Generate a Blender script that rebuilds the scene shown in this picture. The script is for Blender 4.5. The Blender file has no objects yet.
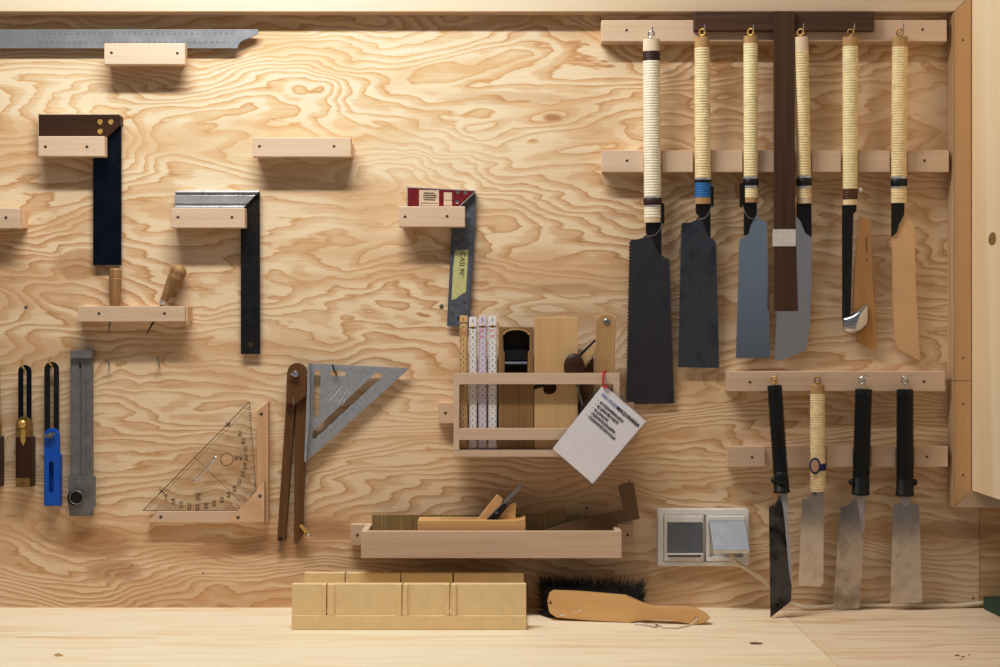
import bpy, bmesh, math, random
from mathutils import Vector, Matrix
from mathutils.geometry import tessellate_polygon
random.seed(7)
scn = bpy.context.scene
COL = scn.collection
S = 0.00165          # metres per pixel on the wall plane
D = 2.29             # camera distance from the wall
CX, CY = 500.0, 333.5
PI = math.pi

def P(px, py, d=0.0):
    k = S * (D - d) / D
    return Vector(((px - CX) * k, -d, (CY - py) * k))
def R(px, d=0.0): return px * S * (D - d) / D
def dv(d, x, y): return d(x, y) if callable(d) else d

# ------------------------------------------------------------------ materials
def srgb(c):
    def f(v):
        v /= 255.0
        return v / 12.92 if v <= 0.04045 else ((v + 0.055) / 1.055) ** 2.4
    return (f(c[0]), f(c[1]), f(c[2]), 1.0)
class NT:
    def __init__(s, name):
        s.m = bpy.data.materials.new(name); s.m.use_nodes = True
        s.t = s.m.node_tree; s.b = s.t.nodes['Principled BSDF']
    def n(s, typ, **kw):
        nd = s.t.nodes.new(typ)
        for k, v in kw.items(): setattr(nd, k, v)
        return nd
    def put(s, sock, v):
        if hasattr(v, 'links') or isinstance(v, bpy.types.NodeSocket): s.t.links.new(v, sock)
        elif v is not None: sock.default_value = v
    def math(s, op, a, b=None, c=None, clamp=False):
        nd = s.n('ShaderNodeMath', operation=op); nd.use_clamp = clamp
        for i, v in enumerate((a, b, c)):
            if v is not None: s.put(nd.inputs[i], v)
        return nd.outputs[0]
    def pos(s): return s.n('ShaderNodeNewGeometry').outputs['Position']
    def mapping(s, vec, scale=(1,1,1), loc=(0,0,0), rot=(0,0,0)):
        nd = s.n('ShaderNodeMapping'); s.put(nd.inputs['Vector'], vec)
        nd.inputs['Scale'].default_value = scale; nd.inputs['Location'].default_value = loc
        nd.inputs['Rotation'].default_value = rot
        return nd.outputs[0]
    def noise(s, vec, scale=1, detail=2, rough=.5, dist=0):
        nd = s.n('ShaderNodeTexNoise'); s.put(nd.inputs['Vector'], vec)
        nd.inputs['Scale'].default_value = scale; nd.inputs['Detail'].default_value = detail
        nd.inputs['Roughness'].default_value = rough; nd.inputs['Distortion'].default_value = dist
        return nd.outputs[0]
    def ramp(s, fac, stops, interp='LINEAR'):
        nd = s.n('ShaderNodeValToRGB'); s.put(nd.inputs[0], fac); r = nd.color_ramp; r.interpolation = interp
        while len(r.elements) < len(stops): r.elements.new(0.5)
        for e, (p, c) in zip(r.elements, stops): e.position = p; e.color = c
        return nd.outputs[0]
    def mix(s, fac, a, b, mode='MIX'):
        nd = s.n('ShaderNodeMix', data_type='RGBA', blend_type=mode)
        s.put(nd.inputs[0], fac); s.put(nd.inputs[6], a); s.put(nd.inputs[7], b)
        return nd.outputs[2]
    def done(s, col=None, rough=.5, metal=0, bump=None, bstr=.2, bdist=.001, spec=None):
        s.put(s.b.inputs['Base Color'], col); s.put(s.b.inputs['Roughness'], rough); s.put(s.b.inputs['Metallic'], metal)
        if spec is not None: s.b.inputs['Specular IOR Level'].default_value = spec
        if bump is not None:
            b = s.n('ShaderNodeBump'); b.inputs['Strength'].default_value = bstr; b.inputs['Distance'].default_value = bdist
            s.put(b.inputs['Height'], bump); s.t.links.new(b.outputs[0], s.b.inputs['Normal'])
        return s.m
def g(v): return (v, v, v, 1)

def plywood(name, light, mid, dark, feats=(), seed=0, N=8.0, k=30.0, sx=1.5, sz=5.0, contrast=1.0):
    q = NT(name); p = q.pos()
    v = q.mapping(p, (sx, 0, sz), (seed * 3.1, seed * 1.7, seed * 2.3))
    warp = q.noise(q.mapping(p, (10, 0, 42), (seed, 0, 4)), 1, 3, .6)
    h = q.math('MULTIPLY', q.noise(v, 1, 3.0, .46, .45), N)
    sep = q.n('ShaderNodeSeparateXYZ'); q.put(sep.inputs[0], p)
    X, Z = sep.outputs[0], sep.outputs[2]
    lowf = q.noise(q.mapping(p, (.9, 0, 2.2), (5 + seed, 0, 9)), 1, 1, .4)
    kk = q.math('MULTIPLY_ADD', q.math('MINIMUM', q.math('ADD', Z, .09), 0.0), 38.0, q.math('MULTIPLY', Z, k)); kk = q.math('ADD', kk, q.math('MULTIPLY', q.math('MULTIPLY', lowf, Z), 30.0))
    h = q.math('ADD', h, kk)
    h = q.math('MULTIPLY_ADD', warp, 1.5, h)
    for (fx, fy, wx, wz, amp) in feats:
        c = P(fx, fy)
        dx = q.math('MULTIPLY', q.math('SUBTRACT', X, c.x), 1 / R(wx)); dz = q.math('MULTIPLY', q.math('SUBTRACT', Z, c.z), 1 / R(wz))
        r2 = q.math('ADD', q.math('MULTIPLY', dx, dx), q.math('MULTIPLY', dz, dz))
        e = q.math('POWER', 2.718, q.math('MULTIPLY', q.math('SQRT', q.math('ADD', r2, .02)), -1.0))
        h = q.math('MULTIPLY_ADD', e, amp, h)
    t = q.math('FRACT', h)
    tone = q.ramp(t, [(0, g(.3)), (.05, g(.0)), (.42, g(.05)), (.56, g(.42)), (.80, g(.55)), (.93, g(1)), (1, g(.3))])
    cm = q.noise(q.mapping(p, (1.8, 0, 5), (2, 0, 7 + seed)), 1, 2, .5)
    cmf = q.ramp(cm, [(.3, g(.36 * contrast)), (.7, g(.86 * contrast))])
    fib = q.noise(q.mapping(p, (10, 0, 420), (1, 0, 1)), 1, 3, .6)
    tn = q.math('MULTIPLY', tone, cmf)
    tn = q.math('ADD', tn, q.math('MULTIPLY', q.math('SUBTRACT', fib, .5), .62), clamp=True)
    col = q.ramp(tn, [(0, srgb(light)), (.5, srgb(mid)), (1, srgb(dark))])
    patch = q.ramp(q.noise(q.mapping(p, (3.0, 0, 14), (8, 0, 3 + seed)), 1, 2, .45, .4), [(.50, g(0)), (.62, g(.55))])
    col = q.mix(q.math('MULTIPLY', patch, contrast), col, srgb(mid))
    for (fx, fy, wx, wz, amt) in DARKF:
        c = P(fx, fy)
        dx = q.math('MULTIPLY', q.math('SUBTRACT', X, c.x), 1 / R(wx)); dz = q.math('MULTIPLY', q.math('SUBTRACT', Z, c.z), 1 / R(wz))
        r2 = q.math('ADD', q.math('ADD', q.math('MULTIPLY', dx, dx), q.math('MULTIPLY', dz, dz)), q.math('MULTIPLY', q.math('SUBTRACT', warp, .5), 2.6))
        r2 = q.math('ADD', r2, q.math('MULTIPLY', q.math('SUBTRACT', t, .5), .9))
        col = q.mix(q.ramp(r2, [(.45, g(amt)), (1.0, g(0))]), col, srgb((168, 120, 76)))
    # small dark knots
    for (fx, fy, wx, wz, amp) in feats:
        if amp != 3.0: continue
        c = P(fx, fy)
        dx = q.math('MULTIPLY', q.math('SUBTRACT', X, c.x), 1 / R(wx * .2)); dz = q.math('MULTIPLY', q.math('SUBTRACT', Z, c.z), 1 / R(wz * .2))
        r2 = q.math('ADD', q.math('ADD', q.math('MULTIPLY', dx, dx), q.math('MULTIPLY', dz, dz)), q.math('MULTIPLY', q.math('SUBTRACT', warp, .5), 2.2))
        kf = q.ramp(r2, [(.35, g(.75)), (1.0, g(0))])
        col = q.mix(kf, col, srgb((168, 112, 70)))
    return q.done(col, .62, 0, fib, .08, .0005, .25)

def wood(name, c1, c2, axis='X', lo=3.0, hi=110.0, rings=0.0, rough=.5, bump=.08, knots=False, spec=.3):
    q = NT(name); p = q.pos()
    sc = {'X': (lo, hi, hi), 'Y': (hi, lo, hi), 'Z': (hi, hi, lo)}[axis]
    a = q.noise(q.mapping(p, sc), 1, 3, .6)
    b = q.noise(q.mapping(p, tuple(x * .17 for x in sc), (3, 1, 2)), 1, 2, .5, .3)
    f = q.math('MULTIPLY_ADD', q.math('SUBTRACT', a, .5), .9, .5)
    f = q.math('ADD', f, q.math('MULTIPLY', q.math('SUBTRACT', b, .5), .9), clamp=True)
    if rings:
        t = q.math('FRACT', q.math('MULTIPLY', b, rings))
        f = q.math('MULTIPLY_ADD', q.ramp(t, [(0, g(0)), (.8, g(.6)), (1, g(0))]), .6, q.math('MULTIPLY', f, .6), clamp=True)
    col = q.ramp(f, [(.1, srgb(c1)), (.9, srgb(c2))])
    return q.done(col, rough, 0, a, bump, .0005, spec)

def plain(name, c, rough=.5, metal=0, var=.12, scale=60, bump=0, spec=None):
    q = NT(name); p = q.pos()
    a = q.noise(q.mapping(p, (scale,) * 3), 1, 4, .6)
    lo = tuple(max(0, x * (1 - var)) for x in c); hi = tuple(min(255, x * (1 + var)) for x in c)
    col = q.ramp(a, [(.3, srgb(lo)), (.7, srgb(hi))])
    r = q.math('MULTIPLY_ADD', q.math('SUBTRACT', a, .5), .25, rough, clamp=True)
    return q.done(col, r, metal, a if bump else None, bump, .0008, spec)

def steel(name, c, rough=.3, stain=None, brushed='Z', amt=.5):
    q = NT(name); p = q.pos()
    sc = {'X': (4, 200, 1600), 'Z': (1600, 200, 4)}[brushed]
    a = q.noise(q.mapping(p, sc), 1, 2, .5)
    col = q.ramp(a, [(.3, srgb(tuple(x * .985 for x in c))), (.7, srgb(tuple(min(255, x * 1.012) for x in c)))])
    if stain:
        s_ = q.noise(q.mapping(p, (30, 30, 26), (1, 5, 2)), 1, 4, .65)
        f = q.ramp(s_, [(.47, g(0)), (.66, g(amt))])
        col = q.mix(f, col, srgb(stain))
    r = q.math('MULTIPLY_ADD', q.math('SUBTRACT', a, .5), .05, rough, clamp=True)
    return q.done(col, r, 1.0)

def clear(name, tint, gloss=.08, rough=.05):
    q = NT(name)
    tr = q.n('ShaderNodeBsdfTransparent'); tr.inputs[0].default_value = tint
    gl = q.n('ShaderNodeBsdfGlossy'); gl.inputs['Roughness'].default_value = rough
    mx = q.n('ShaderNodeMixShader'); bk_ = q.n('ShaderNodeNewGeometry').outputs['Backfacing']
    q.put(mx.inputs[0], q.math('MULTIPLY', q.math('SUBTRACT', 1.0, bk_), gloss))
    q.t.links.new(tr.outputs[0], mx.inputs[1]); q.t.links.new(gl.outputs[0], mx.inputs[2])
    q.t.links.new(mx.outputs[0], q.t.nodes['Material Output'].inputs[0])
    return q.m

FEATS = [(552, 118, 60, 26, 3.0), (95, 545, 62, 38, 4.0), (235, 545, 70, 20, 2.0), (588, 497, 80, 42, -5.0),
         (330, 195, 55, 30, -3.0), (333, 85, 60, 26, -3.5), (95, 100, 60, 28, -3.0), (590, 255, 70, 24, -3), (78, 262, 50, 34, -3.5),
         (925, 50, 40, 30, -2.5), (960, 535, 50, 26, 2.5), (500, 300, 60, 20, -2.5)]
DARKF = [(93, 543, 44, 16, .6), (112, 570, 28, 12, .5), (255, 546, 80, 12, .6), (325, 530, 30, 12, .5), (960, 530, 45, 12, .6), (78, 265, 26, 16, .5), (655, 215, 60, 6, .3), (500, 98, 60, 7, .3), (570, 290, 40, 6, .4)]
M = {}
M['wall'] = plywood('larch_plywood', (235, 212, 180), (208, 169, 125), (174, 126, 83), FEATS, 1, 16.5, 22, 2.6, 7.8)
M['wall2'] = plywood('larch_plywood_side', (220, 186, 140), (200, 158, 110), (165, 118, 74), (), 4, 7, 30)
M['bench'] = plywood('bench_board_wood', (246, 226, 194), (232, 200, 158), (205, 155, 105), (), 2, 5, 0, .7, 5)
def bench_mat(name, seed, light, mid, dark):
    q = NT(name); p = q.pos()
    a = q.noise(q.mapping(p, (1.3, 13, 1), (seed, seed, 0)), 1, 3, .5, .3)
    t = q.math('FRACT', q.math('MULTIPLY', a, 8.0))
    tone = q.ramp(t, [(0, g(.1)), (.1, g(0)), (.6, g(.3)), (.9, g(.85)), (1, g(.1))])
    fib = q.noise(q.mapping(p, (8, 300, 1)), 1, 3, .6)
    big = q.noise(q.mapping(p, (2, 9, 1), (seed, 2, 0)), 1, 2, .5)
    tn = q.math('MULTIPLY', tone, q.ramp(big, [(.35, g(.25)), (.7, g(.9))]))
    tn = q.math('ADD', tn, q.math('MULTIPLY', q.math('SUBTRACT', fib, .5), .5), clamp=True)
    return q.done(q.ramp(tn, [(0, srgb(light)), (.5, srgb(mid)), (1, srgb(dark))]), .6, 0, fib, .06, .0005, .25)
M['bench_l'] = bench_mat('bench_pine_left', 1, (252, 236, 210), (244, 218, 182), (214, 166, 116))
M['bench_r'] = bench_mat('bench_pine_right', 5, (246, 226, 198), (236, 206, 172), (208, 166, 124))
M['trim'] = wood('pine_frame', (222, 202, 176), (196, 166, 132), 'X', 2.2, 60, 5)
M['trimv'] = wood('pine_frame_upright', (222, 190, 146), (196, 154, 106), 'Z', 2.2, 60, 3)
M['edge'] = wood('plywood_edge', (232, 206, 170), (140, 98, 62), 'Z', 4, 260)
M['panel'] = wood('pale_pine_panel', (254, 240, 214), (240, 212, 168), 'Z', 1.6, 22, 4, .5)
M['beech'] = wood('beech', (226, 202, 178), (206, 178, 150), 'X', 6, 160)
M['beechv'] = wood('beech_upright', (222, 188, 150), (198, 160, 122), 'Z', 6, 160)
M['endgrain'] = wood('beech_end_grain', (228, 196, 160), (204, 166, 128), 'Y', 6, 200)
M['rosewood'] = wood('dark_rosewood', (84, 56, 38), (48, 30, 22), 'X', 5, 220, 0, .4)
M['rosewoodz'] = wood('dark_rosewood_upright', (80, 48, 34), (46, 26, 20), 'Z', 5, 220, 0, .4)
M['wenge'] = wood('brown_tropical_wood', (108, 78, 58), (62, 42, 32), 'X', 4, 150, 0, .5)
M['wengez'] = wood('brown_tropical_wood_upright', (108, 78, 58), (62, 42, 32), 'Z', 4, 150, 0, .5)
M['oak'] = wood('aged_oak', (172, 136, 92), (130, 98, 62), 'Z', 9, 240)
M['walnut'] = wood('brown_walnut', (132, 92, 56), (94, 62, 36), 'Z', 5, 180)
M['maple'] = wood('maple', (222, 190, 142), (204, 168, 118), 'Z', 4, 120)
M['maplex'] = wood('maple_long', (226, 186, 134), (204, 158, 104), 'X', 5, 90)
M['oakx'] = wood('aged_oak_handle', (178, 142, 98), (130, 96, 60), 'Z', 14, 220)
M['mdf'] = plain('mdf', (124, 94, 66), .8, 0, .12, 500)
M['mitre'] = plain('ochre_beech_board', (240, 216, 168), .6, 0, .02, 60)
M['brushwood'] = wood('varnished_birch', (236, 200, 142), (220, 174, 114), 'X', 7, 90, 0, .3, .04, spec=.5)
M['bristle'] = plain('black_bristle', (20, 19, 19), .6, 0, .3, 80)
M['tan'] = plain('floor_reflection_tan', (222, 186, 142), .5, 0.1, .03, 20)  # tan of a mirrored wooden floor, painted into the blade colour
M['amber'] = wood('amber_reflection', (206, 160, 100), (180, 132, 78), 'Z', 6, 130)  # amber grain paints the wood mirrored in the backsaw blade
M['olive'] = None
q = NT('olive_ribbed_wood'); p = q.pos()
st = q.noise(q.mapping(p, (330, 2, 8)), 1, 3, .7)
M['olive'] = q.done(q.ramp(st, [(.3, srgb((130, 110, 68))), (.55, srgb((160, 136, 88))), (.75, srgb((190, 166, 114)))]), .7, 0, st, .3, .001)
M['steel'] = plain('satin_steel', (150, 152, 155), .42, .5, .025, 40)
M['steelz'] = plain('grey_steel', (132, 130, 129), .45, .4, .08, 60)
M['alu'] = plain('cast_aluminium', (176, 178, 182), .5, .55, .05, 150)
M['aluminium'] = plain('polished_aluminium', (205, 206, 208), .3, .6, .03, 30)
M['blued'] = steel('blued_steel', (42, 54, 72), .42, (30, 36, 46), 'Z', .6)
M['blacksteel'] = plain('black_steel', (38, 36, 35), .45, .4, .2, 120)
M['ruler'] = plain('dark_grey_rule', (104, 108, 116), .5, .3, .12, 120)
M['blade_dark'] = steel('dark_coated_blade', (118, 112, 112), .22, (92, 92, 98), 'Z', .5)
M['blade_speck'] = steel('speckled_blade', (120, 124, 130), .30, (80, 82, 88), 'Z', .7)
M['blade_blue'] = steel('bright_blade', (196, 203, 210), .16, None, 'Z')
M['blade_bright'] = steel('polished_blade', (226, 224, 222), .26, None, 'Z')
M['blade_pat'] = steel('patinated_blade', (150, 140, 126), .2, (40, 34, 30), 'Z', .9)
M['blade_warm'] = steel('worn_blade', (212, 208, 204), .17, (160, 150, 138), 'Z', .5)
M['blade_mott'] = steel('mottled_blade', (196, 190, 184), .17, (110, 100, 92), 'Z', .5)
M['tang'] = plain('matt_grey_steel', (176, 172, 176), .5, .3, .05, 80)
M['chrome'] = steel('chrome', (215, 215, 218), .15, None, 'Z')
M['zinc'] = plain('zinc', (150, 148, 145), .4, .8, .1, 200)
M['brass'] = plain('brass', (214, 176, 100), .35, .45, .08, 120)
M['brassd'] = plain('aged_brass', (168, 134, 78), .38, .8, .15, 120)
M['screw'] = plain('dark_screw_head', (122, 112, 100), .45, .5, .25, 900)
M['hole'] = plain('dark_recess', (30, 24, 20), .9, 0, .2, 100)
M['black'] = plain('black_plastic', (22, 22, 23), .42, 0, .15, 60)
M['rubber'] = plain('black_rubber', (13, 13, 14), .5, 0, .15, 60)
M['tape'] = plain('black_tape', (26, 25, 27), .5, 0, .15, 60)
M['browntape'] = plain('dark_brown_cord', (62, 36, 34), .5, 0, .15, 200)
M['brownwrap'] = plain('brown_cord', (92, 56, 32), .5, 0, .15, 200)
M['bluewrap'] = plain('blue_cord', (48, 118, 178), .6, 0, .12, 300)
M['navy'] = plain('navy_tape', (36, 36, 92), .5, 0, .1, 60)
M['pinkoval'] = plain('beige_patch', (196, 156, 128), .5, 0, .05, 60)
M['cane_white'] = plain('pale_cane', (242, 232, 206), .5, 0, .04, 90)
M['cane'] = plain('cane', (242, 218, 172), .5, 0, .07, 90)
M['cane_y'] = plain('yellow_cane', (244, 226, 180), .5, 0, .06, 90)
M['canedark'] = wood('handle_wood', (206, 172, 122), (176, 140, 94), 'Z', 30, 200)
M['handlewood'] = wood('pale_handle_wood', (240, 222, 196), (222, 196, 160), 'Z', 30, 200)
M['blue'] = plain('blue_plastic', (22, 92, 190), .4, 0, .04, 40)
M['red'] = plain('red_lacquer', (122, 30, 36), .4, .1, .12, 120)
M['redcord'] = plain('red_cord', (196, 40, 44), .6, 0, .1, 300)
M['paper'] = plain('white_paper', (244, 242, 246), .7, 0, .015, 40)
M['ink'] = plain('black_ink', (34, 34, 40), .8, 0, .1, 100)
M['inkglare'] = plain('glare_pale_ink', (110, 132, 180), .8, 0, .1, 100)  # pale blue paints the glare over the start of the heading
M['inkgrey'] = plain('grey_engraving', (112, 112, 112), .7, 0, .1, 100)
M['inklight'] = plain('light_engraving', (200, 202, 206), .7, 0, .05, 100)
M['inkbrown'] = plain('brown_print', (86, 62, 44), .8, 0, .1, 100)
M['inkred'] = plain('red_print', (214, 50, 46), .8, 0, .1, 100)
M['sticker'] = plain('beige_sticker', (206, 186, 160), .7, 0, .05, 100)
M['masking'] = plain('yellow_masking_tape', (198, 194, 138), .7, 0, .05, 200)
M['whitetape'] = plain('white_tape', (214, 208, 200), .6, 0, .06, 200)
M['rule_y'] = plain('yellow_varnished_rule', (214, 180, 128), .45, 0, .06, 60)
M['rule_w'] = plain('white_rule', (236, 232, 230), .45, 0, .02, 60)
M['rule_v'] = plain('lilac_white_rule', (222, 212, 226), .45, 0, .02, 60)
M['silverplastic'] = plain('silver_plastic', (240, 238, 234), .4, 0.0, .03, 60)
M['greyplastic'] = plain('slate_grey_plastic', (112, 116, 122), .4, 0.0, .04, 60)
M['greylid'] = plain('light_grey_plastic', (178, 184, 192), .42, 0.0, .03, 60)
M['cable'] = plain('cream_cable', (232, 216, 190), .5, 0, .03, 60)
M['cord'] = plain('white_cord', (226, 214, 200), .8, 0, .06, 300)
M['green'] = plain('dark_green_paint', (38, 74, 58), .55, 0, .2, 60)
M['paint'] = plain('white_paint_spot', (236, 230, 220), .7, 0, .03, 60)
M['redpaint'] = plain('red_paint_spot', (150, 50, 56), .7, 0, .1, 60)
M['acrylic'] = clear('clear_acrylic', (.985, .98, .97, 1), .05)
M['laminate'] = clear('laminate_film', (.99, .985, .98, 1), .09, .25)
M['vial'] = clear('glass_vial', (.97, .97, .97, 1), .45, .3)
M['sleeve'] = clear('plastic_sleeve', (.985, .98, .975, 1), .06, .2)

# ------------------------------------------------------------------ building
class MB:
    def __init__(s): s.bm = bmesh.new()
    def prism(s, pts, d, th, holes=()):
        loops = [list(pts)] + [list(h) for h in holes]
        flat = [tuple(p) for l in loops for p in l]
        F = [s.bm.verts.new(P(x, y, dv(d, x, y))) for x, y in flat]
        B = [s.bm.verts.new(f.co + Vector((0, th, 0))) for f in F]
        if holes:
            tris = tessellate_polygon([[Vector((x, y, 0)) for x, y in l] for l in loops])
            for t in tris:
                for V, rev in ((F, 0), (B, 1)):
                    try: s.bm.faces.new([V[i] for i in (t[::-1] if rev else t)])
                    except ValueError: pass
        else:
            s.bm.faces.new(F); s.bm.faces.new(B[::-1])
        o = 0
        for l in loops:
            n = len(l)
            for i in range(n):
                j = (i + 1) % n
                s.bm.faces.new((F[o + i], B[o + i], B[o + j], F[o + j]))
            o += n
        return s
    def box(s, x0, y0, x1, y1, d, th):
        return s.prism([(x0, y0), (x1, y0), (x1, y1), (x0, y1)], d, th)
    def wbox(s, a, b):
        vs = [s.bm.verts.new((x, y, z)) for x in (a[0], b[0]) for y in (a[1], b[1]) for z in (a[2], b[2])]
        for f in ((0,1,3,2),(4,6,7,5),(0,4,5,1),(2,3,7,6),(0,2,6,4),(1,5,7,3)): s.bm.faces.new([vs[i] for i in f])
        return s
    def hexa(s, F, B):
        a = [s.bm.verts.new(v) for v in F]; b = [s.bm.verts.new(v) for v in B]; n = len(a)
        s.bm.faces.new(a); s.bm.faces.new(b[::-1])
        for i in range(n): s.bm.faces.new((a[i], b[i], b[(i+1)%n], a[(i+1)%n]))
        return s
    def lathe(s, p0, p1, prof, seg=20, flat=1.0, cap=True):
        ax = (p1 - p0); L = ax.length; ax.normalize()
        up = Vector((0, 1, 0)) if abs(ax.y) < .9 else Vector((1, 0, 0))
        u = ax.cross(up).normalized(); w = u.cross(ax).normalized()
        rings = []
        for t, r in prof:
            c = p0 + ax * (L * t)
            rings.append([s.bm.verts.new(c + u * (r * math.cos(2*PI*i/seg)) + w * (r * flat * math.sin(2*PI*i/seg))) for i in range(seg)])
        for a, b in zip(rings, rings[1:]):
            for i in range(seg): s.bm.faces.new((a[i], a[(i+1)%seg], b[(i+1)%seg], b[i]))
        if cap:
            s.bm.faces.new(rings[0][::-1]); s.bm.faces.new(rings[-1])
        return s
    def tube(s, pts, r, seg=10, closed=False):
        pts = [Vector(p) for p in pts]; n = len(pts); rings = []
        prev = None
        for i, p in enumerate(pts):
            a = pts[(i-1) % n] if (closed or i) else p; b = pts[(i+1) % n] if (closed or i < n-1) else p
            t = (b - a).normalized()
            if prev is None:
                up = Vector((0, 1, 0)) if abs(t.y) < .9 else Vector((1, 0, 0))
                u = t.cross(up).normalized()
            else:
                u = (prev - t * prev.dot(t)).normalized()
            prev = u; w = t.cross(u)
            rr = r[i] if isinstance(r, (list, tuple)) else r
            rings.append([s.bm.verts.new(p + u * rr * math.cos(2*PI*k/seg) + w * rr * math.sin(2*PI*k/seg)) for k in range(seg)])
        for i in range(n if closed else n-1):
            a, b = rings[i], rings[(i+1) % n]
            for k in range(seg): s.bm.faces.new((a[k], a[(k+1)%seg], b[(k+1)%seg], b[k]))
        if not closed:
            s.bm.faces.new(rings[0][::-1]); s.bm.faces.new(rings[-1])
        return s
    def ring(s, c, R_, r, nrm=(0,1,0), n=20, seg=8):
        nrm = Vector(nrm).normalized(); up = Vector((0,0,1)) if abs(nrm.z) < .9 else Vector((1,0,0))
        u = nrm.cross(up).normalized(); w = nrm.cross(u)
        return s.tube([c + u*R_*math.cos(2*PI*i/n) + w*R_*math.sin(2*PI*i/n) for i in range(n)], r, seg, True)
    def ball(s, c, rx, ry=None, rz=None, seg=18, rot=None):
        ry = ry or rx; rz = rz or rx
        m = Matrix.Translation(c)
        if rot is not None: m = m @ rot
        m = m @ Matrix.Diagonal((rx, ry, rz, 1))
        bmesh.ops.create_uvsphere(s.bm, u_segments=seg, v_segments=seg//2+2, radius=1, matrix=m)
        return s
    def text(s, body, px, py, h, d, ang=0, align='CENTER', off=0.0, sx=1.0):
        cu = bpy.data.curves.new('tmp', 'FONT'); cu.body = body; cu.size = 1.0; cu.align_x = align; cu.align_y = 'CENTER'; cu.resolution_u = 2; cu.offset = off
        ob = bpy.data.objects.new('tmp', cu); COL.objects.link(ob)
        me = bpy.data.meshes.new_from_object(ob.evaluated_get(bpy.context.evaluated_depsgraph_get()))
        ca, sa = math.cos(ang), math.sin(ang); H = h / .7
        vs = []
        for v in me.vertices:
            x, y = v.co.x * H * sx, v.co.y * H
            X = px + x * ca + y * sa; Y = py + x * sa - y * ca
            vs.append(s.bm.verts.new(P(X, Y, dv(d, X, Y))))
        for f in me.polygons:
            try: s.bm.faces.new([vs[i] for i in f.vertices])
            except ValueError: pass
        bpy.data.objects.remove(ob); bpy.data.curves.remove(cu); bpy.data.meshes.remove(me)
        return s
    def line(s, x0, y0, x1, y1, w, d):
        dx, dy = x1-x0, y1-y0; L = math.hypot(dx, dy) or 1; nx, ny = -dy/L*w/2, dx/L*w/2
        q_ = [(x0+nx,y0+ny),(x1+nx,y1+ny),(x1-nx,y1-ny),(x0-nx,y0-ny)]
        vs = [s.bm.verts.new(P(x, y, dv(d, x, y))) for x, y in q_]; s.bm.faces.new(vs[::-1]); return s
    def build(s, name, mat, parent=None, bevel=0, smooth=False, flat_only=False):
        bm = s.bm
        if not flat_only: bmesh.ops.recalc_face_normals(bm, faces=bm.faces)
        if parent is None:
            lo = Vector([min(v.co[i] for v in bm.verts) for i in range(3)]); hi = Vector([max(v.co[i] for v in bm.verts) for i in range(3)])
            o = Vector(((lo.x+hi.x)/2, (lo.y+hi.y)/2, lo.z))
        else:
            r = parent
            o = Vector((0,0,0))
            while r is not None: o = o + r.location; r = r.parent
        for v in bm.verts: v.co -= o
        me = bpy.data.meshes.new(name); bm.to_mesh(me); bm.free()
        me.materials.append(mat)
        if smooth:
            for f in me.polygons: f.use_smooth = True
            try: me.set_sharp_from_angle(angle=math.radians(50))
            except Exception: pass
        ob = bpy.data.objects.new(name, me); COL.objects.link(ob)
        if parent is None: ob.location = o
        else: ob.parent = parent
        if bevel:
            b = ob.modifiers.new('bevel', 'BEVEL'); b.width = bevel; b.segments = 2; b.limit_method = 'ANGLE'; b.angle_limit = math.radians(35)
        return ob
def tag(o, label, cat, group=None):
    o['label'] = label; o['category'] = cat
    if group: o['group'] = group
    return o
def thing(name, label, cat, loc, group=None):
    o = bpy.data.objects.new(name, None); COL.objects.link(o); o.location = loc; o.empty_display_size = .02
    return tag(o, label, cat, group)
def struct(o): o['kind'] = 'structure'; return o

def arc(cx, cy, r, a0, a1, n=8, ry=None):
    ry = ry or r
    return [(cx + r*math.cos(math.radians(a0+(a1-a0)*i/n)), cy + ry*math.sin(math.radians(a0+(a1-a0)*i/n))) for i in range(n+1)]
def rrect(x0, y0, x1, y1, r, n=4):
    return arc(x1-r, y0+r, r, -90, 0, n) + arc(x1-r, y1-r, r, 0, 90, n) + arc(x0+r, y1-r, r, 90, 180, n) + arc(x0+r, y0+r, r, 180, 270, n)
def teeth(x0, y0, x1, y1, step=3.0, amp=1.3):
    step *= 1.15; amp *= 1.25
    L = math.hypot(x1-x0, y1-y0); n = max(2, int(L/step)); nx, ny = (y1-y0)/L, -(x1-x0)/L; out = []
    for i in range(n):
        t = i/n; out.append((x0+(x1-x0)*t, y0+(y1-y0)*t)); t2 = (i+.55)/n
        out.append((x0+(x1-x0)*t2+nx*amp, y0+(y1-y0)*t2+ny*amp))
    out.append((x1, y1)); return out
def screw(px, py, d, parent, r=1.5, name='screw', mat='screw'):
    m = MB(); c = P(px, py, d); rr = R(r)
    m.lathe(c + Vector((0,.0004,0)), c + Vector((0,-.0005,0)), [(0, rr), (.6, rr), (1, rr*.75)], 14)
    o = m.build(name, M[mat], parent, smooth=True)
    k = MB()
    a = random.random()*1.5
    for da in (0, PI/2):
        ca, sa = math.cos(a+da), math.sin(a+da)
        k.line(px-ca*r*.6, py-sa*r*.6, px+ca*r*.6, py+sa*r*.6, r*.32, d+.0006)
    k.build('slot', M['hole'], o)
    return o
def lhook(px, py, d, parent, mat='chrome', up=6, out=.02, name='hook'):
    k = R(.75)
    a = P(px, py, d) + Vector((0, .002, 0)); b = a + Vector((0, -out-.002, 0)); c = b + Vector((0, -.001, R(up)))
    b2 = b + Vector((0, .002, 0)); b3 = b + Vector((0, -.0005, .0015))
    return MB().tube([a, b2, b3, c], k, 8).build(name, M[mat], parent, smooth=True)

# ------------------------------------------------------------------ setting
WX = 1.35
BZ = -274 * S                       # bench top height
RX = (979 - CX) * S
wall = struct(MB().wbox((-WX, 0, BZ-.02), (RX, .02, .9)).build('wall_back', M['wall']))
struct(MB().wbox((RX + .0008, 0, BZ-.02), (WX, .02, .9)).build('wall_back_side', M['wall2']))
tz = P(500, 11.5, .028).z
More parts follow.
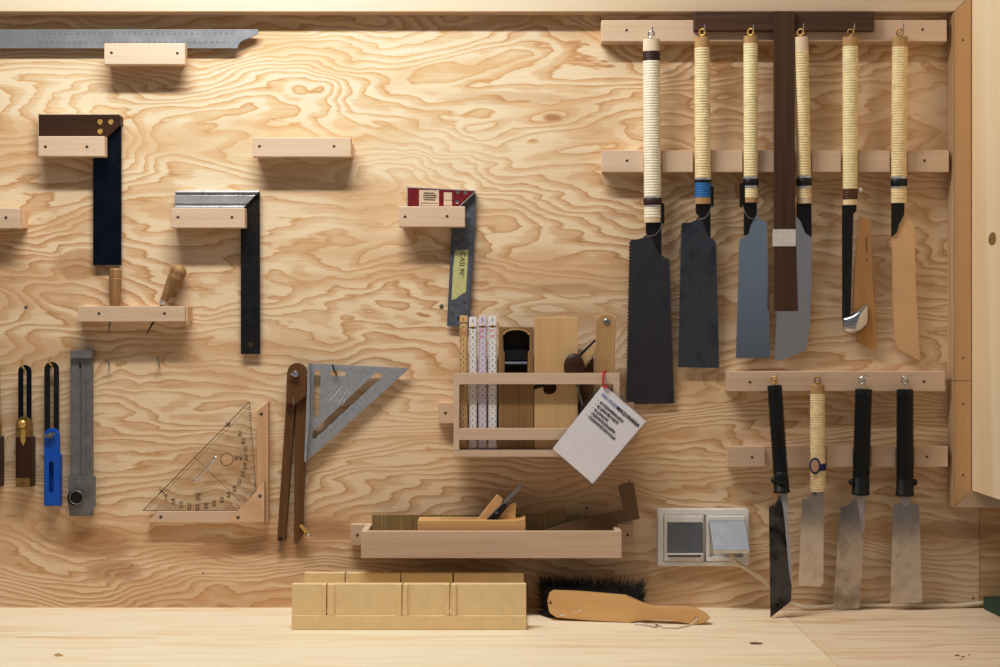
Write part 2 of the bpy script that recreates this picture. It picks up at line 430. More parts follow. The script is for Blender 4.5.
# top frame: a plywood board proud of the wall, mitred at its right end
FXL = P(955, 300, .03).x; FXR = P(971.5, 300, .03).x
m = MB(); zt = tz + .12
m.hexa([(-WX, -.028, tz), (FXL, -.028, tz), (FXL + .12, -.028, zt), (-WX, -.028, zt)], [(-WX, 0, tz), (FXL, 0, tz), (FXL + .12, 0, zt), (-WX, 0, zt)])
struct(m.build('trim_1', M['trim'], bevel=.0008))
zb = P(955, 507.5, .03).z
fz = P(972, 381, .03).z
wfr = FXR - FXL
def fr(z0l, z0r, z1l, z1r): # piece of the upright: left and right edge heights
    return MB().hexa([(FXL, -.03, z0l), (FXR, -.03, z0r), (FXR, -.03, z1r), (FXL, -.03, z1l)], [(FXL, -.0005, z0l), (FXR, -.0005, z0r), (FXR, -.0005, z1r), (FXL, -.0005, z1l)])
up = struct(fr(fz + .0004, fz + .0004, tz - .0006, tz + wfr - .0006).build('trim_2', M['trimv'], bevel=.0006))
lowp = struct(fr(zb, zb + wfr, fz - .0004, fz - .0004).build('trim_3', M['trimv'], bevel=.0006))
for y in (40, 358): screw(963, y, .0302, up, 1.1)
for y in (404, 475): screw(963, y, .0302, lowp, 1.1)
MB().wbox((FXL - .003, -.0285, fz + .0004), (FXL - .0002, -.0005, tz - .002)).build('plywood_edge', M['edge'], up)
MB().wbox((FXL - .003, -.0285, zb + .001), (FXL - .0002, -.0005, fz - .0004)).build('plywood_edge', M['edge'], lowp)
struct(MB().hexa([(FXL + .0006, -.03, zb), (WX, -.03, zb), (WX, -.03, zb + wfr), (FXR + .0006, -.03, zb + wfr)],
                 [(FXL + .0006, -.0005, zb), (WX, -.0005, zb), (WX, -.0005, zb + wfr), (FXR + .0006, -.0005, zb + wfr)]).build('trim_4', M['trim'], bevel=.0006))
# cabinet side panel standing out from the frame
pw = struct(MB().wbox((FXR + .0004, -.42, zb + wfr + .0006), (FXR + .02, -.0305, .75)).build('wall_right', M['panel'], bevel=.001))
m = MB(); kz = (CY - 239) * S * 2.17 / 2.29
vs = [m.bm.verts.new((FXR + .0002, -.125 + .016*math.cos(2*PI*i/14)*(1+.15*random.random()), kz + .0105*math.sin(2*PI*i/14))) for i in range(14)]
m.bm.faces.new(vs); m.build('knot', M['oak'], pw, flat_only=True)
# small knot plugs / paint marks skipped; bench
bench = thing('workbench', 'pale pine workbench top running along the foot of the tool wall', 'workbench', Vector((0, -.3, BZ)))
SX = (778 - CX) * S
MB().wbox((-WX, -.55, BZ - .03), (SX - .0004, -.0002, BZ)).build('bench_board', M['bench_l'], bench)
MB().wbox((SX + .0004, -.55, BZ - .03), (WX, -.0002, BZ)).build('bench_board', M['bench_r'], bench)
def bpt(px, py, lift=.0003):       # point on the bench surface seen at this pixel
    d = D * (1 - 274.0 / (py - CY)); v = P(px, py, d); v.z = BZ + lift; return v
mk = MB()
def blob(mb, cx, cy, rx, ry, n=10):
    pts = []
    for i in range(n):
        a = 2*PI*i/n; r = .7 + .5*random.random(); pts.append(mb.bm.verts.new(bpt(cx + rx*r*math.cos(a), cy + ry*r*math.sin(a))))
    mb.bm.faces.new(pts[::-1])
for c in ((957, 655.5, 2.8, .8), (963, 657, 2, .7), (969, 655, 1.4, .5), (961, 660, 1.6, .4)): blob(mk, *c)
mk.build('paint_spot', M['redpaint'], bench, flat_only=True)
mk = MB(); blob(mk, 756, 643.5, 6.5, 1.2, 14); mk.build('knot', M['mdf'], bench, flat_only=True)
mk = MB(); blob(mk, 58, 655, 5, 1.6, 14); mk.build('knot', M['canedark'], bench, flat_only=True)

# ------------------------------------------------------------------ holders
def holder(x0, y0, x1, y1, screws, label, lip=.036, gap=.018, sp_ext=1.5, name='tool_holder', spy=5):
    x1 -= max(0, (500-x1)*.0065)
    t = thing(name, label, 'holder', P((x0+x1)/2, y1, 0), 'wooden tool holders on the plywood')
    MB().box(x0, y0, x1, y1, lip, lip-gap-.0003).build('lip', M['beech'], t, bevel=.0012)
    MB().box(x0+3, y0+spy, x1+sp_ext, y1-.5, gap, gap).build('spacer', M['endgrain'], t, bevel=.0008)
    for sx_, sy_ in screws: screw(sx_, sy_, lip+.0002, t)
    return t
holder(104, 43.3, 187, 64.5, [(111.5, 52.5), (177.5, 53)], 'pale beech holder under the long steel rule at the top left', sp_ext=-2)
holder(38, 136.2, 107, 156.5, [(45.5, 146.5), (87, 146.5)], 'beech holder carrying the dark wooden try square')
holder(-26, 208, 22.5, 228.5, [(6, 217.5)], 'beech holder cut off by the left edge of the photo', sp_ext=5)
holder(252.7, 137.5, 352, 157, [(259.5, 146), (334, 146)], 'empty beech holder with nothing resting on it', sp_ext=1)
holder(170.7, 207.8, 246.5, 228, [(178, 217), (232, 217)], 'beech holder carrying the square with the silver stock')
holder(398.7, 206.3, 465.3, 227, [(405, 216.5), (447, 216)], 'beech holder carrying the red square, above the wooden rack', sp_ext=-1)

# long steel rule
t = thing('steel_rule', 'long steel rule with a curved tip lying across the top left holder', 'ruler', P(100, 50, .01))
pts = [(-120, 29.3), (258, 29.3), (258, 34)] + [(252, 37), (245, 39.5), (240.5, 42), (238.5, 45), (237.5, 48.3)] + [(-120, 48.3)]
MB().prism(pts, .014, .0025).build('blade', M['steel'], t, bevel=.0002)
m = MB()
for i, n in enumerate(range(60, 96)): m.text(str(n), 232 - (95-n)*5.72, 33.8, 2.5, .0142)
for i, n in enumerate(range(58, 92)): m.text(str(n), 229 - (91-n)*5.72, 42.6, 2.5, .0142)
for i in range(140): m.line(235 - i*1.43, 29.6, 235 - i*1.43, 31.6 if i % 4 else 32.2, .3, .0142)
m.build('scale_marks', M['inkgrey'], t, flat_only=True)

# try square with dark wooden stock
t = thing('try_square', 'large try square with dark wooden stock, brass rivets and black blade', 'square', P(106, 265, .008))
pts = [(38.5, 114.5), (117, 114.5)] + arc(117.5, 117.5, 3.2, -90, 0, 4) + [(120.7, 124), (108, 136.5), (105, 140.6), (38.5, 140.6)]
st = MB().prism(pts, .0172, .0155).build('stock', M['rosewood'], t, bevel=.0005)
m = MB()
m.box(38.4, 113.6, 118, 114.6, .0173, .015); m.box(37.9, 113.6, 38.6, 140, .0173, .015)
m.build('brass_edge', M['sticker'], t)
for x, y in ((100.3, 122), (111, 122), (100.3, 131.5)):
    m = MB(); m.lathe(P(x, y, .0165), P(x, y, .0182), [(0, R(2.8)), (1, R(2.7))], 18); m.build('rivet', M['brass'], st)
MB().prism([(121, 125), (121, 265), (93, 265), (93, 141), (105.6, 141), (108.4, 137.2)], .010, .004).build('blade', M['blued'], t, bevel=.0003)

# square with aluminium stock
t = thing('mitre_square', 'square with ribbed silver stock and long black blade with a hole at its tip', 'square', P(250, 354, .008))
m = MB(); m.prism([(175, 191), (259, 191), (243.5, 208), (243, 212.4), (175, 212.4)], .012, .0105); m.build('stock', M['aluminium'], t)
m = MB()
for (ya, yb, dd) in ((191, 193.2, .0172), (195, 203, .0150), (206, 212, .0172)):
    xa = 259 - (ya-191)*.92; xb = 259 - (yb-191)*.92
    m.prism([(175, ya), (xa, ya), (xb, yb), (175, yb)], dd, dd-.012)
m.build('stock_rib', M['aluminium'], t, bevel=.0006)
MB().prism([(259.5, 191.5), (260, 354), (240.8, 354), (240.8, 213), (244, 213), (244.5, 209)], .010, .003, [arc(250.5, 344.5, 2.6, 0, 342, 18)]).build('blade', M['blacksteel'], t, bevel=.0002)

# red square
t = thing('combination_square', 'red lacquered square with grey graduated blade and yellow tape', 'square', P(460, 327, .008))
st = MB().prism([(408, 187.6), (474.5, 191), (459.5, 206), (457, 211.2), (408, 211.2)], .0165, .0145).build('stock', M['red'], t, bevel=.0004)
m = MB()
m.prism([(407.6, 187), (475.6, 190.4), (475.4, 191.2), (407.6, 187.8)], .0168, .014); m.prism([(475.6, 190.4), (475, 192.2), (459.7, 207), (459, 206.2)], .0168, .014)
m.box(407.2, 187, 407.9, 208, .0168, .014)
m.build('silver_edge', M['aluminium'], t)
for (a, b, c, e) in ((419, 190, 439, 205.8), (443.7, 192.4, 452, 205.8)): MB().box(a, b, c, e, .0168, .0003).build('sticker', M['sticker'], st)
m = MB()
for i in range(4): m.line(423 + random.random(), 193 + i*2.2, 437 - random.random()*3, 193.3 + i*2.2, 1.1, .0170)
m.line(443.9, 200, 452, 200.4, .4, .0170); m.line(421, 203, 438, 203.3, .5, .0170)
m.build('print', M['inkbrown'], st, flat_only=True)
for x, y in ((457.8, 192.2), (465.5, 192.7), (457.2, 202)):
    m = MB(); m.lathe(P(x, y, .016), P(x, y, .0174), [(0, R(1.8)), (.6, R(1.8)), (1, R(1))], 14); m.build('rivet', M['chrome'], st, smooth=True)
bl = MB().prism([(475.3, 192.5), (475, 230), (469, 327), (447, 326), (452.5, 212), (458, 212), (460.5, 208)], .0085, .002, [arc(458.8, 318.5, 1.7, 0, 330, 10)]).build('blade', M['ruler'], t)
m = MB()
for i in range(46):
    y = 214 + i*2.4; xr = 475 - max(0, y-230)*.062; xl = 452.4 - (y-212)*.047
    L = 3.2 if i % 5 == 0 else 2
    m.line(xr - L, y, xr - .4, y, .35, .0087); m.line(xl + .4, y, xl + L, y, .35, .0087)
    if i % 5 == 2 and not 248 < y < 300: m.text(str(i//5 + 1), xr - 5, y, 3, .0087, PI/2); m.text(str(20 - i//5), xl + 5, y, 3, .0087, PI/2)
m.build('scale_marks', M['ink'], bl, flat_only=True)
tp = MB().prism([(455, 250.5), (468.4, 249.5), (466, 292), (459, 296), (456, 299), (451.5, 300), (453, 270)], .0089, .0003).build('tape', M['masking'], t)
MB().text('CASI 90°', 462, 265, 4.8, .0091, PI/2 + .05).build('handwriting', M['ink'], tp, flat_only=True)

# awl holder and the two awls
t = thing('tool_holder', 'narrow beech block with two wooden handled awls stuck through it', 'holder', P(134, 322, 0), 'wooden tool holders on the plywood')
MB().box(78, 306.2, 185, 321.7, .034, .012).build('lip', M['beech'], t, bevel=.0008)
MB().box(185.3, 306.2, 187.8, 321.7, .034, .034).build('end_block', M['endgrain'], t, bevel=.0006)
MB().box(80, 307, 185, 321.7, .0125, .0125).build('spacer', M['endgrain'], t)
for sx_ in (99, 164.5): screw(sx_, 313.3, .0342, t)
t = thing('awl', 'upright awl with a faceted wooden handle at the left of the narrow block', 'awl', P(109, 306, .0175))
MB().lathe(P(114.8, 305.8, .0172), P(115.4, 268.5, .0172), [(0, R(4.6)), (.15, R(5.6)), (.72, R(6.6)), (.74, R(6.2)), (.77, R(6.4)), (.96, R(6.0)), (1, R(4.8))], 8).build('handle', M['oakx'], t)
MB().tube([P(113, 307, .0172), P(109.8, 323, .0172), P(108.6, 333.5, .0172)], [R(1.1), R(1.1), R(.5)], 8).build('spike', M['zinc'], t, smooth=True)
t = thing('awl', 'leaning awl with a round turned wooden handle and metal ferrule', 'awl', P(161, 306, .0175))
a, b = P(161.8, 304.5, .0172), P(181.5, 265.5, .0172)
MB().lathe(a.lerp(b, .1), b, [(0, R(3.6)), (.25, R(5.0)), (.62, R(7.5)), (.70, R(8.0)), (.715, R(7.5)), (.74, R(8.1)), (.755, R(7.6)), (.79, R(8.2)), (.88, R(7.9)), (.95, R(6)), (1, R(2.5))], 20).build('handle', M['oakx'], t, smooth=True)
MB().lathe(a, a.lerp(b, .11), [(0, R(2.9)), (.2, R(3.4)), (1, R(3.6))], 16).build('ferrule', M['aluminium'], t, smooth=True)
MB().tube([a, P(152.8, 323, .0172), P(146.5, 334.5, .0172)], [R(1), R(1), R(.4)], 8).build('spike', M['blacksteel'], t, smooth=True)

# small hooks and screws in the wall
def wall_screw(px, py, label, r=1.6):
    m = MB(); c = P(px, py, 0); m.lathe(c, c + Vector((0, -.0012, 0)), [(0, R(r)), (.6, R(r)), (1, R(r*.6))], 12)
    o = m.build('wall_screw', M['screw'], smooth=True); tag(o, label, 'screw', 'loose screws in the plywood')
wall_screw(26, 307, 'small dark screw in the bare plywood left of the narrow awl block')
wall_screw(441.5, 306.3, 'grey screw head left of the tip of the red square', 2.2)
wall_screw(586.5, 507.6, 'dark screw in the swirling grain above the tray, left of the L-shaped template', 1.5)
wall_screw(203, 573, 'tiny dark nail hole in the plywood left of the mitre box', .8)
wall_screw(132, 565, 'tiny dark nail in the plywood right of the large knot', .7)
wall_screw(973, 598, 'dark screw low on the plywood beside the green block', 1.2)
def wall_hook(px, py, label, h=8, out=.012):
    o = MB().tube([P(px, py, -.004), P(px, py, out) + Vector((0, .002, 0)), P(px, py, out) + Vector((0, 0, .002)), P(px-1.5, py-h, out)], R(.8), 8).build('hook', M['zinc'], smooth=True)
    tag(o, label, 'hook', 'bare metal hooks screwed in the plywood')
wall_hook(109, 366, 'small metal hook in the plywood right of the grey steel gauge', 6)
wall_hook(159, 365.5, 'taller metal hook above the clear protractor', 9)

# ------------------------------------------------------------------ sliding angle gauges
def bevel_gauge(dx, label):
    t = thing('sliding_bevel', label, 'angle gauge', P(24+dx, 487, .02), 'sliding angle gauges hanging at the left')
    bx = [(18.2+dx, 424)] + arc(24.7+dx, 371.5, 6.5, 180, 360, 10) + [(31.2+dx, 424)]
    MB().prism(bx, .016, .002, [[(23+dx, 424-1), (23+dx, 371), (24.6+dx, 369.4), (26.5+dx, 371), (26.5+dx, 424-1)]]).build('blade', M['blued'], t)
    body = MB(); body.box(15.5+dx, 437, 31.5+dx, 487, .024, .020); body.build('stock', M['rosewoodz'], t, bevel=.0006)
    br = MB().prism([(15.6+dx, 437)] + arc(23.6+dx, 424.5, 8, 180, 360, 10) + [(31.6+dx, 437)], .0242, .005); br.build('brass_head', M['brassd'], t, bevel=.0004)
    MB().prism([(15.6+dx, 437)] + arc(23.6+dx, 424.5, 8, 180, 360, 10) + [(31.6+dx, 437)], .011, .007).build('back_plate', M['brassd'], t)
    MB().box(15.5+dx, 478, 30+dx, 487.2, .0243, .0205).build('end_cap', M['brassd'], t, bevel=.0004)
    m = MB(); c = P(22+dx, 424, .0242)
    m.lathe(c, c+Vector((0,-.004,0)), [(0, R(4)), (.3, R(4)), (.7, R(2.6)), (1, R(1.8))], 16); m.build('screw_nut', M['brass'], t, smooth=True)
    m = MB(); m.prism([(21+dx, 429), (25+dx, 429), (25.5+dx, 441), (23+dx, 446), (20.5+dx, 441)], .0258, .0014); m.build('lever', M['brass'], t, bevel=.0003)
    MB().tube([P(24.5+dx, 369.5, -.003), P(24.5+dx, 369.5, .018), P(22+dx, 366, .021), P(21.5+dx, 362, .021), P(23+dx, 359.5, .021)], R(.9), 8).build('brass_hook', M['brass'], None, smooth=True)
    o = bpy.context.scene.collection.objects[-1]
    return t
def hook_tag(label):
    o = [x for x in COL.objects if x.name.startswith('brass_hook') and 'label' not in x][0]
    o.name = 'wall_hook'; tag(o, label, 'hook', 'brass hooks holding the angle gauges')
bevel_gauge(0, 'dark wooden sliding angle gauge with brass head and slotted black blade'); hook_tag('brass hook holding the dark sliding angle gauge with the brass head')
bevel_gauge(-31.5, 'dark wooden sliding angle gauge mostly cut off by the left edge of the photo'); hook_tag('brass hook of the sliding angle gauge cut off at the left edge')
t = thing('sliding_bevel', 'blue plastic sliding angle gauge with wing nut and slotted dark blade', 'angle gauge', P(52, 506, .02), 'sliding angle gauges hanging at the left')
MB().prism([(44.3, 434)] + arc(51.5, 369, 7.2, 180, 360, 10) + [(58.8, 434)], .013, .002, [[(49.8, 433), (49.8, 368), (51.6, 366.3), (53.6, 368), (53.6, 433)]]).build('blade', M['blacksteel'], t)
body = [(44, 506)] + [(44, 437)] + arc(51.3, 435.5, 7.4, 180, 360, 12) + [(58.8, 437), (58.8, 453), (60, 456), (60, 506)]
bd = MB().prism(body, .0235, .008, [rrect(48.8, 461.5, 53.6, 493, 2.2)]).build('stock', M['blue'], t, bevel=.0008)
MB().prism([(44.4, 455), (59.6, 455), (59.6, 505.5), (44.4, 505.5)], .0145, .014).build('stock_back', M['blue'], t)
MB().prism([(44.5, 455), (58.8, 455), (59.6, 505.5), (44.5, 505.5)], .0255, .002, [rrect(48.8, 461.5, 53.6, 493, 2.2)]).build('grip', M['blue'], bd, bevel=.0008)
m = MB(); c = P(50.5, 435.5, .0235); m.lathe(c, c+Vector((0,-.007,0)), [(0, R(3.3)), (.5, R(2.8)), (1, R(1.7))], 14)
m.prism([(42.2, 437), (42.6, 435.4), (50, 433.2), (55, 432), (55.4, 434), (50, 437.8)], .030, .003); m.build('wing_nut', M['zinc'], t, bevel=.0005)
MB().tube([P(51.7, 366, -.003), P(51.7, 366, .015), P(49.5, 363, .018), P(49.2, 360, .018), P(50.8, 357.5, .018)], R(.9), 8).build('brass_hook', M['brass'], None, smooth=True); hook_tag('brass hook holding the blue sliding angle gauge')
t = thing('steel_bevel_gauge', 'long grey steel gauge with a slot and a round black knob', 'angle gauge', P(81, 516, .01))
MB().box(70.3, 350.5, 91.5, 358.5, .020, .020).build('head', M['steelz'], t, bevel=.0006)
bl = MB().box(70.3, 358.7, 91.5, 516, .0115, .0115)
bl.build('body', M['steelz'], t)
bm_ = MB().prism([(70.3, 358.7), (91.5, 358.7), (91.5, 490), (70.3, 490)], .0145, .0028, [[(78.9, 363), (81.4, 363), (81.4, 488), (78.9, 488)]]).build('slotted_bar', M['steelz'], t, bevel=.0003)
m = MB()
for i in range(34): m.line(84.5, 366+i*3.2, 86.5 if i % 5 else 88, 366+i*3.2, .35, .0147)
m.build('scale_marks', M['ink'], bm_, flat_only=True)
MB().box(78.9, 363, 81.3, 488, .0122, .0006).build('slot', M['walnut'], t)
MB().box(79.3, 368, 80.6, 487, .0132, .0009).build('rod', M['steel'], t)
MB().prism([(68, 476), (95.5, 476), (95.5, 507), (92, 508), (92, 515.5), (69, 515.5), (69, 508), (68, 507)], .0172, .0024).build('slide_plate', M['steelz'], t, bevel=.0004)
m = MB(); c = P(76.3, 497.5, .0172); m.lathe(c, c+Vector((0,-.011,0)), [(0, R(7.2)), (.85, R(7.4)), (1, R(6.8)), (1.0, R(5.6)), (.8, R(5.2))], 26); m.build('knob', M['black'], t, smooth=True)
m = MB(); m.ring(P(76.3, 497.5, .0282), R(6.6), R(.5)); m.build('knob_rim', M['zinc'], t, smooth=True)

# ------------------------------------------------------------------ protractor and its L-shaped holder
t = thing('corner_holder', 'L-shaped beech ledge screwed to the wall around the clear protractor', 'holder', P(212, 522, 0))
MB().prism([(158, 511.5), (236, 511.5), (236, 522.3), (147.5, 522.3)], .014, .014).build('ledge', M['beech'], t, bevel=.0006)
MB().prism([(257, 411), (268.3, 402), (268.3, 522.3), (257, 522.3)], .014, .014).build('upright', M['beechv'], t, bevel=.0006)
MB().prism([(226.8, 522.3), (254.5, 493), (264.2, 481.6), (264.2, 522.3)], .022, .0078).build('corner_block', M['endgrain'], t, bevel=.0006)
MB().box(236.2, 512.5, 256.7, 522.2, .0135, .0135).build('filler', M['beech'], t)
for x, y, d_ in ((261.3, 414, .0142), (260, 496, .0222), (238, 517.5, .0222), (160.8, 517, .0142)): screw(x, y, d_, t, 1.7)
t = thing('protractor', 'clear acrylic triangle protractor standing on the L-shaped ledge', 'protractor', P(212, 511, .008))
tri = [(249.2, 401.5), (254, 455), (256.3, 491), (238, 510.9), (142.5, 510.9)]
hole = arc(226.9, 459.3, 6.3, 0, 345, 23)
MB().prism(tri, .0105, .003, [hole]).build('plate', M['acrylic'], t)
m = MB()
dd = .0108
m.line(143, 510.5, 249, 402, .7, dd); m.line(149, 508, 251, 405.5, .3, dd)
m.line(193.5, 456.5, 240, 501, .4, dd); m.line(249.4, 402, 256, 491, .5, dd); m.line(142.5, 510.4, 238, 510.4, .6, dd); m.line(256, 491, 238, 510.6, .4, dd)
C = (196, 457)
for i in range(1, 18):
    a = math.radians(-42 + i*10.2 if False else -38 + i*9.7)
    r0, r1 = 49, 54
    x0_, y0_ = C[0]+r0*math.cos(a), C[1]+r0*math.sin(a)
    # ray to the plate's edge
    k = 54
    while k < 90:
        xx, yy = C[0]+k*math.cos(a), C[1]+k*math.sin(a)
        if yy > 509.5 or xx > 249.4+(yy-402)*.077-.6 or (xx-256)*13+(yy-491)*(12) > 0 and xx > 237: break
        k += .5
    s0 = max(k-6 if i % 2 else k-9, 56)
    m.line(C[0]+s0*math.cos(a), C[1]+s0*math.sin(a), C[0]+k*math.cos(a), C[1]+k*math.sin(a), .35, dd)
    n = (i*5) % 90
    tx, ty = C[0]+50*math.cos(a), C[1]+50*math.sin(a)
    m.text(str(n), tx, ty-1.5, 2.8, dd, off=.03); m.text(str(90-n), tx, ty+1.9, 2.8, dd, off=.03)
for i in range(28): m.line(165+i*2.6, 510.5, 165+i*2.6, 508 if i % 2 else 507, .3, dd)
for i in range(30): m.line(249.8+i*.17, 407+i*2.7, 247.6+i*.17, 407+i*2.7, .3, dd)
m.text('20', 198, 495, 3.6, dd, off=.02); m.text('70', 198, 499.4, 3.6, dd, off=.02)
m.text('50', 236.5, 458, 3.6, dd, -PI/2, off=.02); m.text('40', 241, 458, 3.6, dd, -PI/2, off=.02)
for x, y in ((228, 425), (161.5, 491.5)): m.line(x-2, y+2, x+2.5, y-2.5, 1, dd); m.line(x-2, y-2.5, x+2.5, y+2, .9, dd)
m.build('degree_marks', M['inkbrown'], t, flat_only=True)
m = MB(); m.ring(P(226.9, 459.3, .011), R(6.3), R(.35)); m.build('hole_rim', M['inkbrown'], t, smooth=True)
m = MB(); m.tube([P(195.5, 481, .0125), P(216, 458, .0125)], R(1.7), 12); v_ = m.build('spirit_vial', M['vial'], t, smooth=True)
m = MB(); m.ball(P(195.8, 481, .0125), R(2.6), R(1.2), R(2)); m.ball(P(215.2, 458.8, .0125), R(3), R(1.2), R(2.4)); m.ball(P(211.5, 462.5, .0125), R(2.4), R(1.1), R(1.6)); m.build('vial_cap', M['vial'], t, smooth=True)

# ------------------------------------------------------------------ wooden angle bevel and speed square
t = thing('wooden_bevel', 'brown two legged wooden angle gauge hanging open beside the speed square', 'angle gauge', P(292, 545, .01))
MB().prism([(290.5, 395), (295.2, 404), (293.5, 425), (285.3, 541), (277, 541), (286, 404), (286.6, 378)], .013, .012).build('leg', M['walnut'], t, bevel=.0008)
MB().prism([(304.8, 396), (306, 399), (304.5, 470), (302.5, 520), (303, 534), (297, 543), (293.8, 543.5), (294.5, 470), (295.8, 404), (297.4, 402)], .013, .012).build('leg', M['walnut'], t, bevel=.0008)
hd = [(286, 404)] + [(287, 372)] + arc(297, 372.5, 9.6, 180, 360, 12) + [(306.3, 375), (306, 395.5), (296.5, 403.5), (295.5, 404)]
MB().prism(hd, .0215, .008).build('head', M['walnut'], t, bevel=.001)
m = MB(); c = P(295.5, 374, .0215); m.lathe(c, c+Vector((0,-.006,0)), [(0, R(4)), (.5, R(3.6)), (1, R(2.4))], 16)
m.prism([(289, 373.6), (295, 372), (299, 373), (298, 376.3), (294, 376.5)], .0285, .002); m.build('wing_nut', M['chrome'], t, bevel=.0005)
MB().tube([P(280, 540, .007), P(279.3, 552.5, .007)], [R(1.1), R(.7)], 8).build('pin', M['zinc'], t, smooth=True)
m = MB(); m.tube([P(300.5, 525, .015), P(307, 533, .016)], R(1.9), 10); m.build('clamp_sleeve', M['brass'], t, smooth=True)
m = MB(); m.ball(P(308.5, 535, .0165), R(2.2), R(2.2), R(1.8)); m.build('thumb_screw', M['chrome'], t, smooth=True)
MB().box(278.5, 537.5, 282, 540.5, .0135, .0006).build('mark', M['hole'], t)
MB().tube([P(294, 405, -.003), P(294, 405, .024), P(294, 403.5, .026), P(293, 397, .026)], R(.9), 8).build('wall_hook', M['zinc'], None, smooth=True)
tag(COL.objects[-1] if False else [x for x in COL.objects if x.name.startswith('wall_hook') and 'label' not in x][0], 'metal hook between the two legs of the brown wooden angle gauge', 'hook')

t = thing('speed_square', 'triangular cast aluminium speed square with two long slots', 'square', P(330, 463, .008))
outer = [(309, 363.2), (409.3, 368.4), (309.3, 459), (305.5, 463), (309, 420)]
slot1 = [(314.2, 370.6), (320.7, 370.6), (319.8, 414.5), (315.5, 418.5), (312.8, 416)]
slot2 = [(375.5, 373.2), (381.5, 373), (383, 375), (381, 377.5), (314.8, 439.2), (312.3, 437.5), (312.8, 431)]
slot3 = [(331, 370.8), (344, 371.4), (346.3, 373.8), (345, 376.3), (341, 376.8), (339, 375.6), (336, 376), (331, 375.8), (329.2, 373.3)]
MB().prism(outer, .0125, .003, [slot1, slot2, slot3]).build('plate', M['alu'], t)
MB().prism([(307.9, 363), (309.8, 363), (309.5, 420), (305.8, 463.4), (304, 461)], .022, .0195).build('fence', M['alu'], t, bevel=.0004)
m = MB()
for i in range(26):
    f = i/25; x = 402 - f*88; y = 371.5 + f*79.5
    L = 5 if i % 5 == 0 else 2.5
    m.line(x, y, x-L*.68, y-L*.74, .4, .0127)
    if i % 3 == 1: m.text(str(10*(i//3+1)), x-5.5, y-5.8, 2.4, .0127, -.735)
for i in range(24):
    f = i/23; x = 371 - f*52; y = 376 + f*50
    m.line(x, y, x-1.6, y-1.7, .4, .0127)
    if i % 3 == 1: m.text(str(i), x-4, y-4, 2.4, .0127, -.76)
for i in range(5):
    m.line(325+i*4.3, 400+i*-.2+i*1.6, 340+i*2.6, 383.5+i*1.9, .9 if i % 2 else .5, .0127)
for i in range(26): m.line(314+i*3.3, 364.4+i*.17, 314+i*3.3, 366.2+i*.17 + (1 if i % 4 == 0 else 0), .3, .0127)
m.build('scale_marks', M['inklight'], t, flat_only=True)
MB().tube([P(336, 372.6, -.003), P(336, 372.6, .019), P(334.5, 371.5, .022), P(332.2, 364.5, .022)], R(.9), 8).build('wall_hook', M['blacksteel'], None, smooth=True)
tag([x for x in COL.objects if x.name.startswith('wall_hook') and 'label' not in x][0], 'dark hook through the handle slot of the speed square', 'hook')

# ------------------------------------------------------------------ rack with its contents
FR = .076
t = thing('tool_rack', 'wooden open fronted rack holding folding rules and wooden planes', 'rack', P(536, 457, .04))
MB().box(438.5, 402.5, 634, 423.5, .016, .016).build('cleat', M['beech'], t, bevel=.0006)
screw(445.5, 413, .0162, t)
fw = MB(); fw.prism([(453.5, 373), (619.5, 373), (619.5, 450.2), (453.5, 450.2)], FR, .010,
    [[(459.3, 384.3), (613.3, 384.3), (613.3, 428.3), (459.3, 428.3)], [(459.3, 440), (613.3, 440), (613.3, 450), (459.3, 450)]])
fw.build('front_frame', M['beech'], t, bevel=.0007)
MB().box(453.5, 450.4, 619.5, 457, FR, FR-.0162).build('bottom_board', M['beech'], t, bevel=.0007)
xl, xr = P(453.5, 400, FR).x, P(619.5, 400, FR).x
zt_, zb_ = P(0, 375, FR).z, P(0, 450, FR).z
MB().wbox((xl, -FR+.0102, zb_), (xl+.008, -.0165, zt_)).build('side_board', M['beech'], t)
MB().wbox((xr-.008, -FR+.0102, zb_), (xr, -.0165, zt_)).build('side_board', M['beech'], t)
zfl = zb_ + .0004          # floor of the rack for its contents
def ybot(d): return CY - zfl / (S * (D-d)/D)
CD = .062
